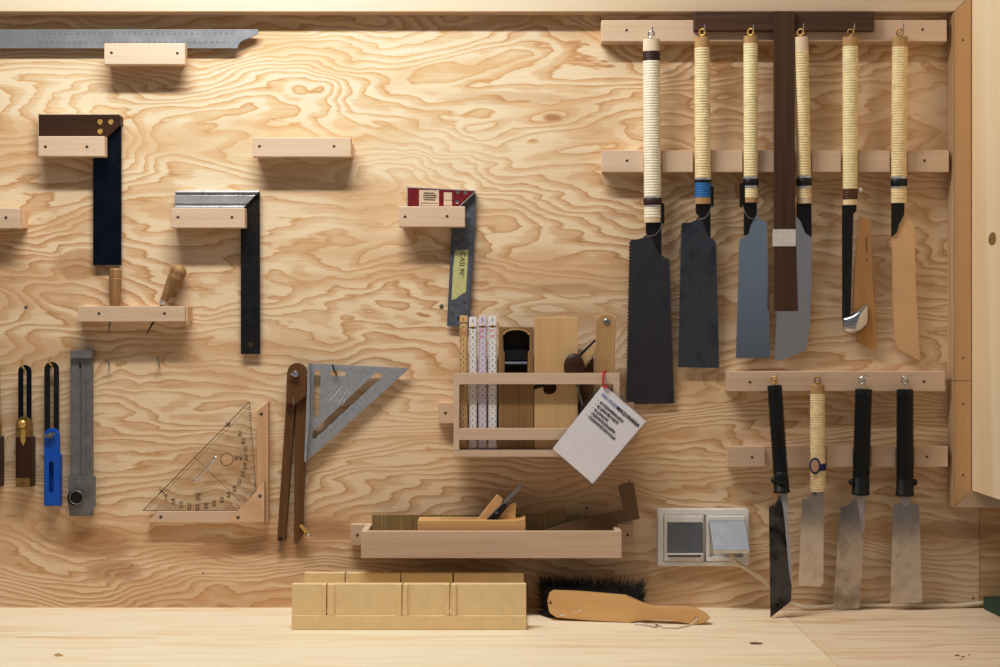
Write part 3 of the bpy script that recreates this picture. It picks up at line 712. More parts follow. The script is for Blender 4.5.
def folding_rule(x0, x1, y0, mat, label, red, strip, lead):
    r = thing('folding_rule', label, 'folding rule', Vector((P((x0+x1)/2, 0, CD).x, -.045, zfl)), 'folding rules standing in the rack')
    yb = ybot(CD); n = 4
    bd = MB()
    # the folded sticks seen edge-on form one block; the outermost stick is the face
    bd.prism([(x0+.6, y0), (x1-.6, y0), (x1, y0+1.5), (x1, yb), (x0, yb), (x0, y0+1.5)], CD-.0035, .026)
    bd.build('sticks', M[mat], r, bevel=.0005)
    MB().prism([(x0, y0+lead), (x1, y0+lead), (x1, yb-1), (x0, yb-1)], CD, .0034).build('outer_stick', M[mat], r, bevel=.0005)
    MB().box(x0+.4, y0+lead-1.1, x1-.4, y0+lead-.1, CD-.0034, .0006).build('joint_gap', M['hole'], r)
    m1 = MB(); m2 = MB()
    k = int((yb-y0-lead)/5.9); cx = (x0+x1)/2
    for i in range(k):
        y = y0+lead+3+i*5.9
        m1.line(x0+.3, y-2.6, x0+2.4, y-2.6, .35, CD+.0002); m1.line(x1-2.4, y-2.6, x1-.3, y-2.6, .35, CD+.0002)
        for j in range(1, 5): m1.line(x0+.3, y-2.6+j*1.18, x0+1.3, y-2.6+j*1.18, .22, CD+.0002); m1.line(x1-1.3, y-2.6+j*1.18, x1-.3, y-2.6+j*1.18, .22, CD+.0002)
        if i in red: m2.text(red[i], cx, y+.6, 3.0, CD+.0002, PI, off=.01)
        else: m1.text(str((19-i) % 10 or 1), cx, y+.4, 2.3, CD+.0002, PI, off=0)
    m1.text('1', cx, y0+4, 3, CD-.0033, 0, off=.02)
    m1.build('scale_marks', M['ink'], r, flat_only=True)
    m2.build('red_number', M['inkred'], r, flat_only=True)
    if strip:
        m = MB(); m.lathe(P(cx, y0+10.5, CD-.003), P(cx, y0+10.5, CD+.0008), [(0, R(1.7)), (.8, R(1.7)), (1, R(1.0))], 14); m.build('joint_rivet', M['brassd'], r, smooth=True)
folding_rule(459.6, 467.6, 315.5, 'rule_y', 'yellow wooden folding rule at the left end of the rack', {1: '20'}, False, 8)
folding_rule(469.0, 476.8, 317, 'rule_w', 'white folding rule beside the yellow wooden one', {}, True, 11)
folding_rule(478.4, 486.6, 316, 'rule_v', 'lilac tinted white folding rule between two white ones', {0: '10', 1: '10'}, True, 11)
folding_rule(488.2, 496.7, 315.8, 'rule_w', 'white folding rule next to the small dark plane, red number near its top', {0: '10', 1: '20'}, True, 11)
# block plane, sole to the viewer
yb = ybot(CD)
t = thing('wooden_block_plane', 'small brown wooden plane standing on end with an arched dark throat', 'hand plane', Vector((P(516, 0, CD).x, -.04, zfl)))
throat = [(503.6, 351)] + [(503, 334.5)] + arc(516.3, 334, 13.2, 180, 360, 12, 5.5) + [(529.6, 351), (528, 351.5), (527.4, 377), (504.6, 377), (504.8, 351.5)]
MB().prism([(498.6, 327), (533.6, 327), (533.6, yb), (498.6, yb)], CD, .014, [throat]).build('body', M['oak'], t, bevel=.0008)
MB().box(498.8, 327.2, 533.4, yb, CD-.0145, .024).build('body_back', M['hole'], t)
arch = arc(516.3, 334.5, 13.6, 180, 360, 14, 6.3) + arc(516.3, 335, 11.8, 360, 180, 14, 5)
MB().prism(arch, CD+.0003, .0025).build('throat_chamfer', M['canedark'], t)
m = MB(); m.box(504.8, 361.5, 527.2, 364, CD-.005, .009); m.build('iron', M['chrome'], t)
m = MB(); m.box(504.8, 350, 527.2, 360, CD-.008, .006); m.build('cap', M['black'], t)
# moulding plane, side to the viewer
t = thing('wooden_rebate_plane', 'pale maple rebate plane on end with iron, wedge and round dark knob', 'hand plane', Vector((P(556, 0, CD).x, -.04, zfl)))
hole = [(557.5, 384)] + arc(550.5, 389, 7.8, -25, 170, 14) + [(540, 388), (534.2, 388.5), (534.2, 387.5), (546, 379.5), (556, 379)]
hole = arc(550.3, 388.3, 7.2, -70, 190, 18) + [(543, 384.5), (549, 380)]
MB().prism([(534.3, 318.5), (535.5, 317.2), (576.8, 317.2), (577.8, 318.5), (577.8, yb), (534.3, yb)], CD, .018, [hole]).build('body', M['maple'], t, bevel=.0008)
MB().box(534.5, 318, 577.5, yb-.3, CD-.0182, .018).build('body_back', M['walnut'], t)  # darker wood stands in for the shade inside the round hole
MB().prism(arc(550.3, 388.3, 8.0, -40, 120, 14) + arc(549.8, 387.6, 6.8, 120, -40, 14), CD+.0003, .006).build('hole_rim', M['maple'], t)  # crescent added to draw the lit lower rim of the hole
MB().prism([(534.2, 389.5), (534.4, 385.6), (545.5, 375), (550, 375), (548, 382.5), (542, 387.5)], CD+.0006, .002).build('iron_tip', M['blacksteel'], t)
m = MB(); m.lathe(P(556, 318, .045), P(556+6, 315.6, .045), [(0, R(4)), (1, R(2.5))], 14); 
MB().prism(arc(562, 318, 5.2, 180, 360, 8, 2.6), .052, .016).build('strike_button', M['maple'], t)
MB().prism([(577.9, 356.2), (594.8, 339.6), (596, 340.8), (578.2, 358.5)], .050, .010).build('iron', M['blacksteel'], t)
MB().prism([(578, 359), (595, 343), (595, 352), (584, 365.5), (578, 365.5)], .052, .016).build('wedge', M['maple'], t, bevel=.0006)
m = MB(); c = P(574, 367, CD); m.ball(c + Vector((0, -.0065, 0)), R(10.2), .0068, R(13.2), 24); m.build('knob', M['rosewood'], t, smooth=True)
m = MB(); m.tube([P(577.6, 386.5, .0645), P(582.5, 405, .0645)], R(1.0), 8); m.ball(P(577.8, 387, .0645), R(1.9), R(1.5), R(1.9)); m.build('depth_rod', M['zinc'], t, smooth=True)
# folded wooden gauge
t = thing('folding_wooden_gauge', 'upright round ended wooden gauge with a silver rivet at the right end of the rack', 'angle gauge', Vector((P(605, 0, CD).x, -.04, zfl)))
MB().prism([(596.3, yb)] + arc(606, 323.2, 9.6, 180, 360, 14) + [(613, yb)], .056, .012).build('stock', M['canedark'], t, bevel=.001)
m = MB(); c = P(606.7, 322, .056); m.lathe(c, c+Vector((0,-.002,0)), [(0, R(3.6)), (.6, R(3)), (1, R(1.2))], 16); m.build('rivet', M['zinc'], t, smooth=True)
MB().box(598, 332, 612.5, yb, .0435, .008).build('leg', M['walnut'], t)
# dark walnut board between plane and gauge
o = MB().prism([(580, 376), (593.5, 357), (594, ybot(.040)), (580, ybot(.040))], .040, .016).build('walnut_offcut', M['walnut'], bevel=.0006)
tag(o, 'dark brown wooden piece between the maple plane and the round ended gauge', 'board')
# laminated card
CDp = .0822
card = thing('laminated_card', 'laminated white instruction card hanging askew from the rack by red string', 'card', P(594, 486, CDp))
W = [(603.3, 384.4), (646, 421.2), (592.7, 483.7), (552.6, 448.6)]
cx_ = sum(p_[0] for p_ in W)/4; cy_ = sum(p_[1] for p_ in W)/4
sh = MB().prism(W, CDp, .0004).build('paper', M['paper'], card)
L = [(603.6, 378.5), (650.5, 420.5), (593, 488.5), (547, 449.3)]
def rc(pts, f=.06):
    out = []
    for i, p_ in enumerate(pts):
        a_, b_ = pts[i-1], pts[(i+1) % 4]
        for (q0, ff) in ((a_, f), (a_, f*.4), (b_, f*.4), (b_, f)):
            pass
        out.append((p_[0]+(a_[0]-p_[0])*f, p_[1]+(a_[1]-p_[1])*f)); out.append((p_[0]+(a_[0]-p_[0])*f*.25+(b_[0]-p_[0])*f*.25, p_[1]+(a_[1]-p_[1])*f*.25+(b_[1]-p_[1])*f*.25)); out.append((p_[0]+(b_[0]-p_[0])*f, p_[1]+(b_[1]-p_[1])*f))
    return out
MB().prism(rc(L), CDp+.0003, .0009, [arc(603.6, 386.2, 1.0, 0, 315, 7)] if False else ()).build('laminate', M['laminate'], card)
ux, uy = (646-603.3)/56.4, (421.2-384.4)/56.4; vx, vy = (552.6-603.3)/81.8, (448.6-384.4)/81.8; ang = math.atan2(uy, ux)
def cp(u, v): return (603.3+ux*u+vx*v, 384.4+uy*u+vy*v)
m = MB(); m.text('PARA UTILIZAR', *cp(15.5, 8.6), 3.2, CDp+.0006, ang, off=.02, sx=.66); m.build('heading_start', M['inkglare'], sh, flat_only=True)
m = MB(); m.text('MAQUINARIA', *cp(39.8, 8.6), 3.6, CDp+.0006, ang, off=.03, sx=.90)
for i, tx in enumerate(['NO UTILIZAR PRENDAS SUELTAS', 'NO LLEVAR PELO SUELTO', 'NO LLEVAR JOYAS', 'UTILIZAR PROTECCIÓN AUDITIVA', 'UTILIZAR PROTECCIÓN OCULAR']):
    v = 15.6 + i*4.6; u = 8.5 + (0 if i else 0)
    wd = [38, 34, 22, 38, 41][i]
    m.text(tx, *cp(u, v), 2.8, CDp+.0006, ang, 'LEFT', .035, wd/(len(tx)*2.8*.98)); m.text('•', *cp(u-2.6, v), 2.4, CDp+.0006, ang)
m.build('print', M['ink'], sh, flat_only=True)
pts = [P(605, 388, CDp+.001), P(603.3, 386, CDp+.003), P(602.8, 380, CDp+.002), P(603.2, 374, FR+.003), P(604.3, 371, FR-.001), P(605.4, 371, FR-.012), P(606, 380, FR-.013), P(606.4, 386, FR-.012), P(606.2, 388, FR+.002), P(607.5, 386.2, CDp+.003), P(604.2, 388.3, CDp+.003)]
MB().tube(pts, R(.9), 8).build('string', M['redcord'], card, smooth=True)

# ------------------------------------------------------------------ tray with plane, board and L template
TF = .092
t = thing('tool_tray', 'long shallow beech tray screwed to the wall below the rack', 'tray', P(491, 558, .05))
MB().box(350.3, 524.5, 634, 545.5, .016, .016).build('cleat', M['beech'], t, bevel=.0006)
screw(357.3, 535, .0162, t); screw(627.7, 535, .0162, t)
MB().box(361, 531.3, 621.8, 558.3, TF, .010).build('front_board', M['beech'], t, bevel=.0007)
xl, xr = P(361, 0, TF).x, P(621.8, 0, TF).x; z1, z0 = P(0, 531.3, TF).z, P(0, 558.3, TF).z
MB().wbox((xl, -TF+.0102, z0), (xl+.010, -.0162, z1)).build('side_board', M['beech'], t, bevel=.0006)
MB().wbox((xr-.010, -TF+.0102, z0), (xr, -.0162, z1)).build('side_board', M['beech'], t, bevel=.0006)
MB().wbox((xl+.0102, -TF+.0102, z0), (xr-.0102, -.0162, z0+.008)).build('bottom_board', M['beech'], t)
tf = z0 + .0083
MB().box(372, 531.8, 376, 532.6, TF+.0001, .0002).build('knot', M['hole'], t) if False else None
def yt(d): return CY - tf / (S*(D-d)/D)
o = MB().prism([(372, 515), (590, 515.2), (590, yt(.026)), (372, yt(.026))], .026, .0095).build('ribbed_board', M['olive'])
tag(o, 'olive ribbed wooden strip standing behind the plane in the tray', 'board')
t = thing('jack_plane', 'pale wooden hand plane with slanted iron lying in the tray', 'hand plane', Vector((P(472, 0, .08).x, -.055, tf)))
b0 = .079; bk = .034
def top_at(d, px, pyfront): # point at the height the front pixel row gives
    return (P(px, pyfront, b0).x, -d, P(px, pyfront, b0).z)
F_ = [(417.5, 520.4), (470, 520.4), (486, 520.4), (514, 520.6), (520, 519.5), (525.5, 518.2)]
zf = [P(x, y, b0) for x, y in F_]
Fv = [Vector((P(526, 0, b0).x, -b0, tf)), Vector((P(417.5, 0, b0).x, -b0, tf))] + [Vector((v.x, -b0, v.z)) for v in zf]
Bv = [Vector((v.x, -bk, v.z)) for v in Fv]
MB().hexa(Fv, Bv).build('body', M['maplex'], t, bevel=.0012)
zt_ = zf[0].z
m = MB(); xa, xb = P(440, 0, .06).x, P(478, 0, .06).x
m.wbox((xa, -.066, zt_+.0001), (xb, -.046, zt_+.0004)); m.build('mouth', M['canedark'], t)
def slant(pts, d0, d1, name, mat, bev=.0008):
    MB().prism(pts, d0, d0-d1).build(name, M[mat], t, bevel=bev)
slant([(477.5, 519.7), (487, 519.7), (502.3, 503.5), (502.6, 499.5), (497.6, 495.2), (496, 496.2)], .066, .047, 'wedge', 'maplex')
slant([(486, 519.8), (489.5, 519.8), (521, 488.6), (522, 486.3), (519.5, 486)], .069, .047, 'iron', 'steelz', .0003)
slant([(486.6, 519.8), (495, 519.8), (507, 505.5), (504, 503)], .0695, .046, 'cap_iron', 'blacksteel', .0004)
slant([(497, 519.7), (502, 513), (510, 504), (515.5, 502), (516.5, 504.5), (515.5, 516), (517, 519.7)], .062, .048, 'handle', 'brushwood', .001)
m = MB(); c = P(496.5, 512.8, .0697); m.lathe(c, c+Vector((0,-.002,0)), [(0, R(1.5)), (1, R(1.2))], 12); m.build('cap_screw', M['zinc'], t, smooth=True)
o = MB().prism([(618, 485.7), (629.5, 482.5), (629.2, 480), (631, 483), (633.7, 483.5), (639.7, 518.7), (615, 524.7), (591, yt(.040)-3), (586, yt(.040)), (510, yt(.040)), (530, 535), (570, 522.5), (623.5, 509.7)], .040, .006).build('corner_template', M['mdf'])
tag(o, 'brown L-shaped fibreboard template leaning out of the right end of the tray', 'template')

# ------------------------------------------------------------------ mitre box
t = thing('mitre_box', 'ochre wooden mitre box with sawing slots standing on the bench', 'mitre box', Vector((P(408, 0, .15).x, -.12, BZ)))
k1 = .174; X0, X1 = P(291.5, 0, k1).x, P(526.3, 0, k1).x; ztop = P(0, 584.5, k1).z; zled = P(0, 615.8, k1).z
def fx(px): return P(px, 0, k1).x
kb = .074
def bx_(px): return P(px, 0, kb).x
m = MB()
segs = [(291.5, 326), (327.4, 401.7), (403, 449.4), (451, 526.3)]
for a, b in segs: m.wbox((fx(a), -k1+.003, zled-.0005), (fx(b), -k1+.016, ztop))
m.wbox((X0, -k1, BZ+.0003), (X1, -k1+.016, zled))
m.build('front_wall', M['mitre'], t, bevel=.0006)
for a, b in ((322.6, 325.9), (328, 334.3), (396.8, 401.5), (403.1, 407.3), (445.2, 449.2), (451.3, 455.9)): MB().wbox((fx(a), -k1, zled+.0001), (fx(b), -k1+.0029, ztop-.0005)).build('slot_rib', M['mitre'], t, bevel=.0005)
m = MB()
for a, b in ((304.3, 344.7), (346, 400.2), (401.3, 452.3), (454, 523.8)): m.wbox((bx_(a), -kb, BZ+.012), (bx_(b), -kb+.014, ztop))
m.wbox((bx_(304.3), -kb+.001, BZ+.0121), (bx_(523.8), -kb+.0139, zled-.01)); m.build('back_wall', M['mitre'], t, bevel=.0006)
MB().wbox((X0, -k1+.0162, BZ+.0003), (X1, -kb+.016, BZ+.0118)).build('base_board', M['mitre'], t)

# ------------------------------------------------------------------ brush
t = thing('bench_brush', 'bench brush with black bristles and varnished wooden handle lying on the bench', 'brush', bpt(620, 622))
def bd(x, y): return .104 + (x-548)/163*.036
out = [(547.4, 603), (549.5, 594.5), (554, 591.6), (580, 592.6), (626.4, 596.4), (637.6, 601.2), (645, 604.6), (655, 607.4), (688, 608.2), (699, 610.2), (707, 614.4), (710.6, 617.8), (706, 622.6), (697, 624.6), (688, 623.8), (672, 620.4), (652, 619.6), (641, 620.8), (629, 622.6), (590, 620.6), (556.4, 617.6), (549.6, 613)]
ob = MB().prism(out, bd, .017, [arc(696.5, 618, 1.3, 0, 324, 9)]).build('handle', M['brushwood'], t, bevel=.003)
m = MB()
for c in ((562, 615, 3.2, 1.6), (576, 612.3, 3, 1), (580, 610.5, 2.2, 1)):
    pts = [(c[0]+c[2]*(.6+.5*random.random())*math.cos(a*.7), c[1]+c[3]*(.6+.5*random.random())*math.sin(a*.7)) for a in range(9)]
    vs = [m.bm.verts.new(P(x, y, bd(x, y)+.0004)) for x, y in pts]; m.bm.faces.new(vs[::-1])
m.build('paint_spot', M['paint'], ob, flat_only=True)
m = MB()
m.line(547.2, 602.3, 552, 603.2, .6, lambda x, y: bd(x, y)+.0004); m.line(550.5, 599.8, 551, 604.5, .6, lambda x, y: bd(x, y)+.0004)
m.build('wire', M['hole'], ob, flat_only=True)
m = MB()
for i in range(4200):
    u = random.random(); v = random.random()
    px = 549 + u*88; top = 593 + u*5; py = top + 1 + v*21
    d0 = bd(px, py) - .016
    a = P(px, py, d0)
    ln = .040 + random.random()*.008
    e = a + Vector(((u-.5)*.040 + random.gauss(0, .004), ln, (.5-v)*.034 + .012 + random.gauss(0, .0035)))
    e.z = max(e.z, BZ+.001); a.z = max(a.z, BZ+.002)
    w = .0010; n1 = Vector((w, 0, 0)); n2 = Vector((0, 0, w))
    q4 = [m.bm.verts.new(a+n1), m.bm.verts.new(a-n1*.5+n2), m.bm.verts.new(a-n1*.5-n2)]; tp = m.bm.verts.new(e)
    for i2 in range(3): m.bm.faces.new((q4[i2], q4[(i2+1)%3], tp))
br = m.build('bristles', M['bristle'], t); br['kind'] = 'stuff'
m = MB()
pts = [P(696.5, 618, .136), P(697, 619.5, .1395), bpt(690, 626, .0012), bpt(676, 629, .0012), bpt(664, 628.5, .0012), bpt(657, 626, .003), bpt(655, 628.2, .003), bpt(648, 626.5, .0025), bpt(640, 625.5, .002), bpt(634, 625, .0015)]
m.tube(pts, [R(.8)]*5 + [R(1.6), R(1.9), R(1.3), R(1.8), R(1.0)], 8); m.build('cord_loop', M['cord'], t, smooth=True)

# ------------------------------------------------------------------ socket
t = thing('power_socket', 'silver double wall socket with one flap closed and one lifted by a plug', 'socket', P(703, 566, 0))
MB().prism(rrect(657, 508.3, 749.3, 566.2, 3), .004, .004).build('back_plate', M['silverplastic'], t)
MB().prism(rrect(658.2, 509.4, 748, 565, 2.5), .011, .0068, [[(663.6, 514.6), (745.2, 514.6), (745.2, 562), (663.6, 562)]]).build('frame', M['silverplastic'], t, bevel=.0025)
for x0_ in (664.2, 706.2):
    MB().prism([(x0_, 515), (x0_+39.5, 515), (x0_+39.5, 561.6), (x0_, 561.6)], .0125, .0083, [[(x0_+3.4, 522), (x0_+36.6, 522), (x0_+36.6, 557), (x0_+3.4, 557)]]).build('insert', M['silverplastic'], t, bevel=.0006)
fl = MB().prism([(667.9, 522.6), (702.8, 522.6), (703.2, 553), (667.5, 553)], lambda x, y: .0135 + (.004 if y > 540 else 0), .004).build('flap', M['greyplastic'], t, bevel=.0008)
MB().box(667.5, 553.2, 703.2, 555, .0185, .003).build('flap_edge', M['silverplastic'], fl, bevel=.0004)
MB().box(667.9, 516.5, 702.8, 522.4, .0135, .002).build('hinge', M['silverplastic'], t, bevel=.0006)
MB().box(709, 516.5, 745, 521, .0135, .002).build('hinge', M['silverplastic'], t, bevel=.0006)
Fq = [P(709.5, 521, .0165), P(745.3, 521, .0165), P(749.6, 550, .052), P(713.8, 550, .052)]
Bq = [v + Vector((0, .0035, -.0015)) for v in Fq]
MB().hexa(Fq, Bq).build('flap', M['greylid'], t, bevel=.0008)
Fq = [P(713.8, 550.2, .0522), P(749.6, 550.2, .0522), P(749.4, 553.2, .050), P(714, 553.2, .050)]
MB().hexa(Fq, [v + Vector((0, .004, 0)) for v in Fq]).build('flap_edge', M['silverplastic'], t)
cb = thing('power_cable', 'cream power cable with plug running down from the socket and along the bench', 'cable', P(735, 560, .03))
m = MB(); m.lathe(P(727, 541, .0130), P(727, 541, .027), [(0, R(8.5)), (.8, R(8.5)), (1, R(7))], 20); m.build('plug', M['cable'], cb, smooth=True)
def cat(pts, n=6):
    o = []
    for i in range(len(pts)-1):
        p0 = pts[max(i-1, 0)]; p1 = pts[i]; p2 = pts[i+1]; p3 = pts[min(i+2, len(pts)-1)]
        for k in range(n):
            u = k/n; o.append(.5*((2*p1)+(p2-p0)*u+(2*p0-5*p1+4*p2-p3)*u*u+(3*p1-p0-3*p2+p3)*u**3))
    o.append(pts[-1]); return o
cr = R(2.1)
cpath = [P(728, 546, .024), P(731, 554, .034), P(736, 562, .037), P(748, 569.5, .034), P(760, 578, .030), P(772, 589, .026), P(784, 598.5, .022), P(794, 604.5, .020)]
for x, d_ in ((806, .024), (818, .022), (832, .014), (850, .008), (870, .006), (892, .007), (915, .009), (940, .007), (960, .005), (983, .004)):
    v = P(x, 600, d_); v.z = BZ + cr + (.001 if x < 965 else .005); cpath.append(v)
MB().tube(cat(cpath), cr, 10).build('cord', M['cable'], cb, smooth=True)

# green block
m = MB(); gx = P(982.8, 0, .012).x
m.hexa([(gx, -.012, BZ+.0004), (gx-.004+.012, -.16, BZ+.0004), (gx+.16, -.16, BZ+.0004), (gx+.16, -.012, BZ+.0004)],
       [(gx, -.012, BZ+.021), (gx-.004+.012, -.16, BZ+.021), (gx+.16, -.16, BZ+.021), (gx+.16, -.012, BZ+.021)])
o = m.build('green_block', M['green'], bevel=.003); tag(o, 'dark green painted block on the bench at the far right', 'block')

# ------------------------------------------------------------------ saw rails
def rail(x0, y0, x1, y1, gaps, screws, hooks, label, fr_=.028, hk=.024, thin=None):
    t = thing('saw_rail', label, 'rail', P((x0+x1)/2, y1, 0), 'beech rails carrying the saws')
    if gaps:
        MB().box(x0+.5, y0, x1-.5, y1, .0125, .0125).build('backing', M['beech'], t)
        xs = [x0] + [v for g_ in gaps for v in g_] + [x1]
        for i in range(0, len(xs), 2):
            if xs[i+1] - xs[i] > 2: MB().box(xs[i], y0, xs[i+1], y1, fr_, fr_-.0126).build('front_block', M['beech'], t, bevel=.0007)
    else:
        MB().box(x0, y0, x1, y1, fr_, fr_).build('bar', M['beech'], t, bevel=.0012)
    for sx_, sy_ in screws: screw(sx_, sy_, fr_+.0002, t, 1.4)
    for (hx, hy, hm) in hooks: lhook(hx, hy, fr_, t, hm, 6, hk)
    return t
rail(601.5, 20, 947, 41.5, [], [(626.5, 30), (922.5, 29.5)], [(651, 36, 'chrome'), (702.2, 34, 'chrome'), (750.5, 34, 'chrome'), (800, 33, 'chrome'), (850.3, 33, 'chrome'), (899.5, 33, 'chrome')],
     'top beech rail with hooks from which the pale handled saws hang')
rail(601.5, 150.3, 949, 172, [(643.5, 662), (693, 711.5), (742.5, 758.5), (794, 812), (841, 858.5), (890, 907.5)], [(627, 160.5), (924.5, 160.5)], [],
     'notched beech rail across the middle of the pale saw handles')
rail(727.5, 371.3, 945.5, 391.5, [], [(750, 382), (924, 381.5)], [(773.5, 380, 'brass'), (818, 379.5, 'chrome'), (861.5, 380, 'chrome'), (905, 380.5, 'chrome')],
     'short beech rail with hooks above the three black handled saws')
rail(727.5, 446.3, 948, 467, [(765, 809.5), (809.7, 826.5), (853, 871.5), (895.5, 914)], [(752, 457.3), (927, 456.8)], [],
     'lowest beech rail, notched, crossing the lower saw handles')

# ------------------------------------------------------------------ saws
def sd_top(x, y): return .047 - .035*(y-40)/320.0
def saw_handle(t, top, bot, r0, r1, bands, df, eye, eyemat, wrap_rib=2.7):
    (xa, ya), (xb, yb2) = top, bot
    def ax(y): return xa + (xb-xa)*(y-ya)/(yb2-ya)
    def rr(y): return r0 + (r1-r0)*(y-ya)/(yb2-ya)
    def seg(y0, y1, prof, name, mat, sg=20):
        p0, p1 = P(ax(y0), y0, df(0, y0)), P(ax(y1), y1, df(0, y1))
        return MB().lathe(p0, p1, [(u, R(r_, df(0, y0))) for u, r_ in prof], sg, .82).build(name, M[mat], t, smooth=True)
    for b in bands:
        kind, y0, y1, mat = b; m0, m1 = rr(y0), rr(y1)
        if kind == 'core': seg(y0, y1, [(0, m0*.86), (.01, m0*.97), (.5, (m0+m1)/2*.97), (.99, m1*.97), (1, m1*.9)], 'handle_end', mat)
        elif kind == 'wrap':
            n = max(2, int(round((y1-y0)/wrap_rib))); pr = []
            for i in range(n):
                for f, o_ in ((0, -.42), (.22, -.04), (.5, .1), (.78, -.04)):
                    u = (i+f)/n; pr.append((u, m0+(m1-m0)*u+o_))
            pr.append((1, m1-.42)); seg(y0, y1, pr, 'cane_wrap' if mat.startswith('cane') else 'cord_wrap', mat)
        elif kind == 'band': seg(y0, y1, [(0, m0-.3), (.08, m0+.35), (.92, m1+.35), (1, m1-.3)], 'tape_band' if mat not in ('aluminium',) else 'metal_ring', mat)
        elif kind == 'grip':
            n = int((y1-y0)/3.6); pr = [(0, m0*.8), (.004, m0*.97)]
            for i in range(n):
                for f, o_ in ((.05, 0), (.7, 0.15), (.78, -.9), (.97, -.9)):
                    u = .03 + .80*(i+f)/n; pr.append((u, m0+(m1-m0)*u+o_))
            pr += [(.84, m0+(m1-m0)*.84+.1), (.97, m1+.2), (.975, m1+.8), (.99, m1+.8), (1, m1*.85)]
            seg(y0, y1, pr, 'grip', mat, 24)
    # screw eye
    p_ = P(ax(ya), ya, df(0, ya)); c = P(eye[0], eye[1], df(0, ya))
    m = MB(); m.ring(c, R(3.1), R(.8), (.55, 1, 0)); m.tube([p_ + Vector((0, 0, -.002)), c + Vector((0, 0, -R(3.1)))], R(1), 8)
    m.build('screw_eye', M[eyemat], t, smooth=True)
def saw(label, top, group='pale handled pull saws'):
    return thing('pull_saw', label, 'saw', P(top[0], top[1], .03), group)
def clip(t, x0, x1, y0, y1, df, side, nx):
    d_ = df(0, y0) + .004
    m = MB(); m.prism(rrect(x0, y0, x1, y1, 1.6, 3), lambda x, y: df(x, y)+.005, .010); m.build('clip', M['black'], t, bevel=.0008)
    ex = x1 if side > 0 else x0
    pts = [P(ex - side*2, y1-2, df(0, y1)+.004), P(ex - side*5, y1+6, df(0, y1)+.009), P((ex+nx)/2, y1+11, df(0, y1)+.010), P(nx, y1+13, df(0, y1)+.006)]
    MB().tube(pts, R(.55), 6).build('wire', M['zinc'], t, smooth=True)
df = sd_top
# 1
t = saw('widest dark double edged saw, leftmost, with white cane handle and dark brown top band', (651, 40))
saw_handle(t, (651.3, 39.3), (652.8, 222.5), 8.6, 8.9, [('core', 39.3, 51.5, 'handlewood'), ('wrap', 51.5, 61, 'browntape'), ('wrap', 61, 196.5, 'cane_white'), ('band', 196.5, 198.3, 'aluminium'), ('band', 198.3, 205, 'browntape'), ('band', 205, 206.8, 'aluminium'), ('wrap', 206.8, 218, 'cane_white'), ('core', 218, 222.5, 'handlewood')], df, (651.3, 34), 'chrome')
MB().prism([(646, 222), (661.5, 222), (661.5, 254), (659.5, 254), (652.5, 238), (646, 233)], lambda x, y: df(x, y)+.003, .007).build('neck', M['black'], t, bevel=.0006)
bl = teeth(668.5, 259, 673.3, 403.5) + teeth(627, 404.3, 630.3, 242)
MB().prism([(630.4, 240), (637, 239.4), (643, 237.8), (647.5, 233.6), (651.5, 236), (655.3, 243), (659, 252), (664.4, 257.5)] + bl, df, .0012).build('blade', M['blade_dark'], t)
clip(t, 660.5, 664.6, 203, 224, df, 1, 646)
# 2
t = saw('speckled dark bladed saw with blue cord at the bottom of its cane handle', (702, 40))
saw_handle(t, (702, 37), (703.2, 204), 7.7, 8.4, [('core', 37, 48, 'canedark'), ('wrap', 48, 178, 'cane'), ('band', 178, 180, 'aluminium'), ('band', 180, 182.4, 'tape'), ('wrap', 182.4, 197.5, 'bluewrap'), ('core', 197.5, 204, 'canedark')], df, (702.3, 32.2), 'brass')
MB().prism([(696.2, 203.5), (710.6, 203.5), (710.6, 236.5), (708.6, 235.5), (702.5, 219), (696.2, 213)], lambda x, y: df(x, y)+.003, .007).build('neck', M['black'], t, bevel=.0006)
MB().prism([(682, 223), (690, 222.6), (695.5, 220.2), (700.4, 214.3), (704.5, 222), (708, 233), (711.5, 238), (715.3, 241.3)] + teeth(715.5, 242, 718.8, 368, 3, .6) + teeth(678.6, 367.2, 681.9, 226, 3, 1), df, .0012).build('blade', M['blade_speck'], t)
clip(t, 710, 713.8, 186, 207, df, 1, 697)
# 3
t = saw('saw with bluish mirror blade, third from the left, cane handle with black tape', (750, 40))
saw_handle(t, (750.5, 36), (751, 202.5), 7.2, 7.3, [('core', 36, 45.5, 'canedark'), ('wrap', 43.5, 176.5, 'cane_y'), ('band', 176.5, 179, 'aluminium'), ('band', 179, 185.5, 'tape'), ('band', 185.5, 188, 'aluminium'), ('wrap', 188, 198, 'cane_y'), ('core', 198, 202.5, 'canedark')], df, (750.7, 32), 'brass')
MB().prism([(744.3, 202), (757, 202), (757, 214), (751, 225), (748.5, 234), (744.3, 236)], lambda x, y: df(x, y)+.003, .007).build('neck', M['black'], t, bevel=.0006)
MB().prism([(740, 239.5), (746, 236.5), (750, 229), (753.5, 219), (756.7, 213.5), (760, 219.5), (767, 222.5), (770, 357.8), (736.3, 358.3)] + teeth(736.5, 357, 739.8, 242, 3, .8), df, .0012).build('blade', M['blade_blue'], t)
clip(t, 740.3, 744.8, 183, 207, df, -1, 757)
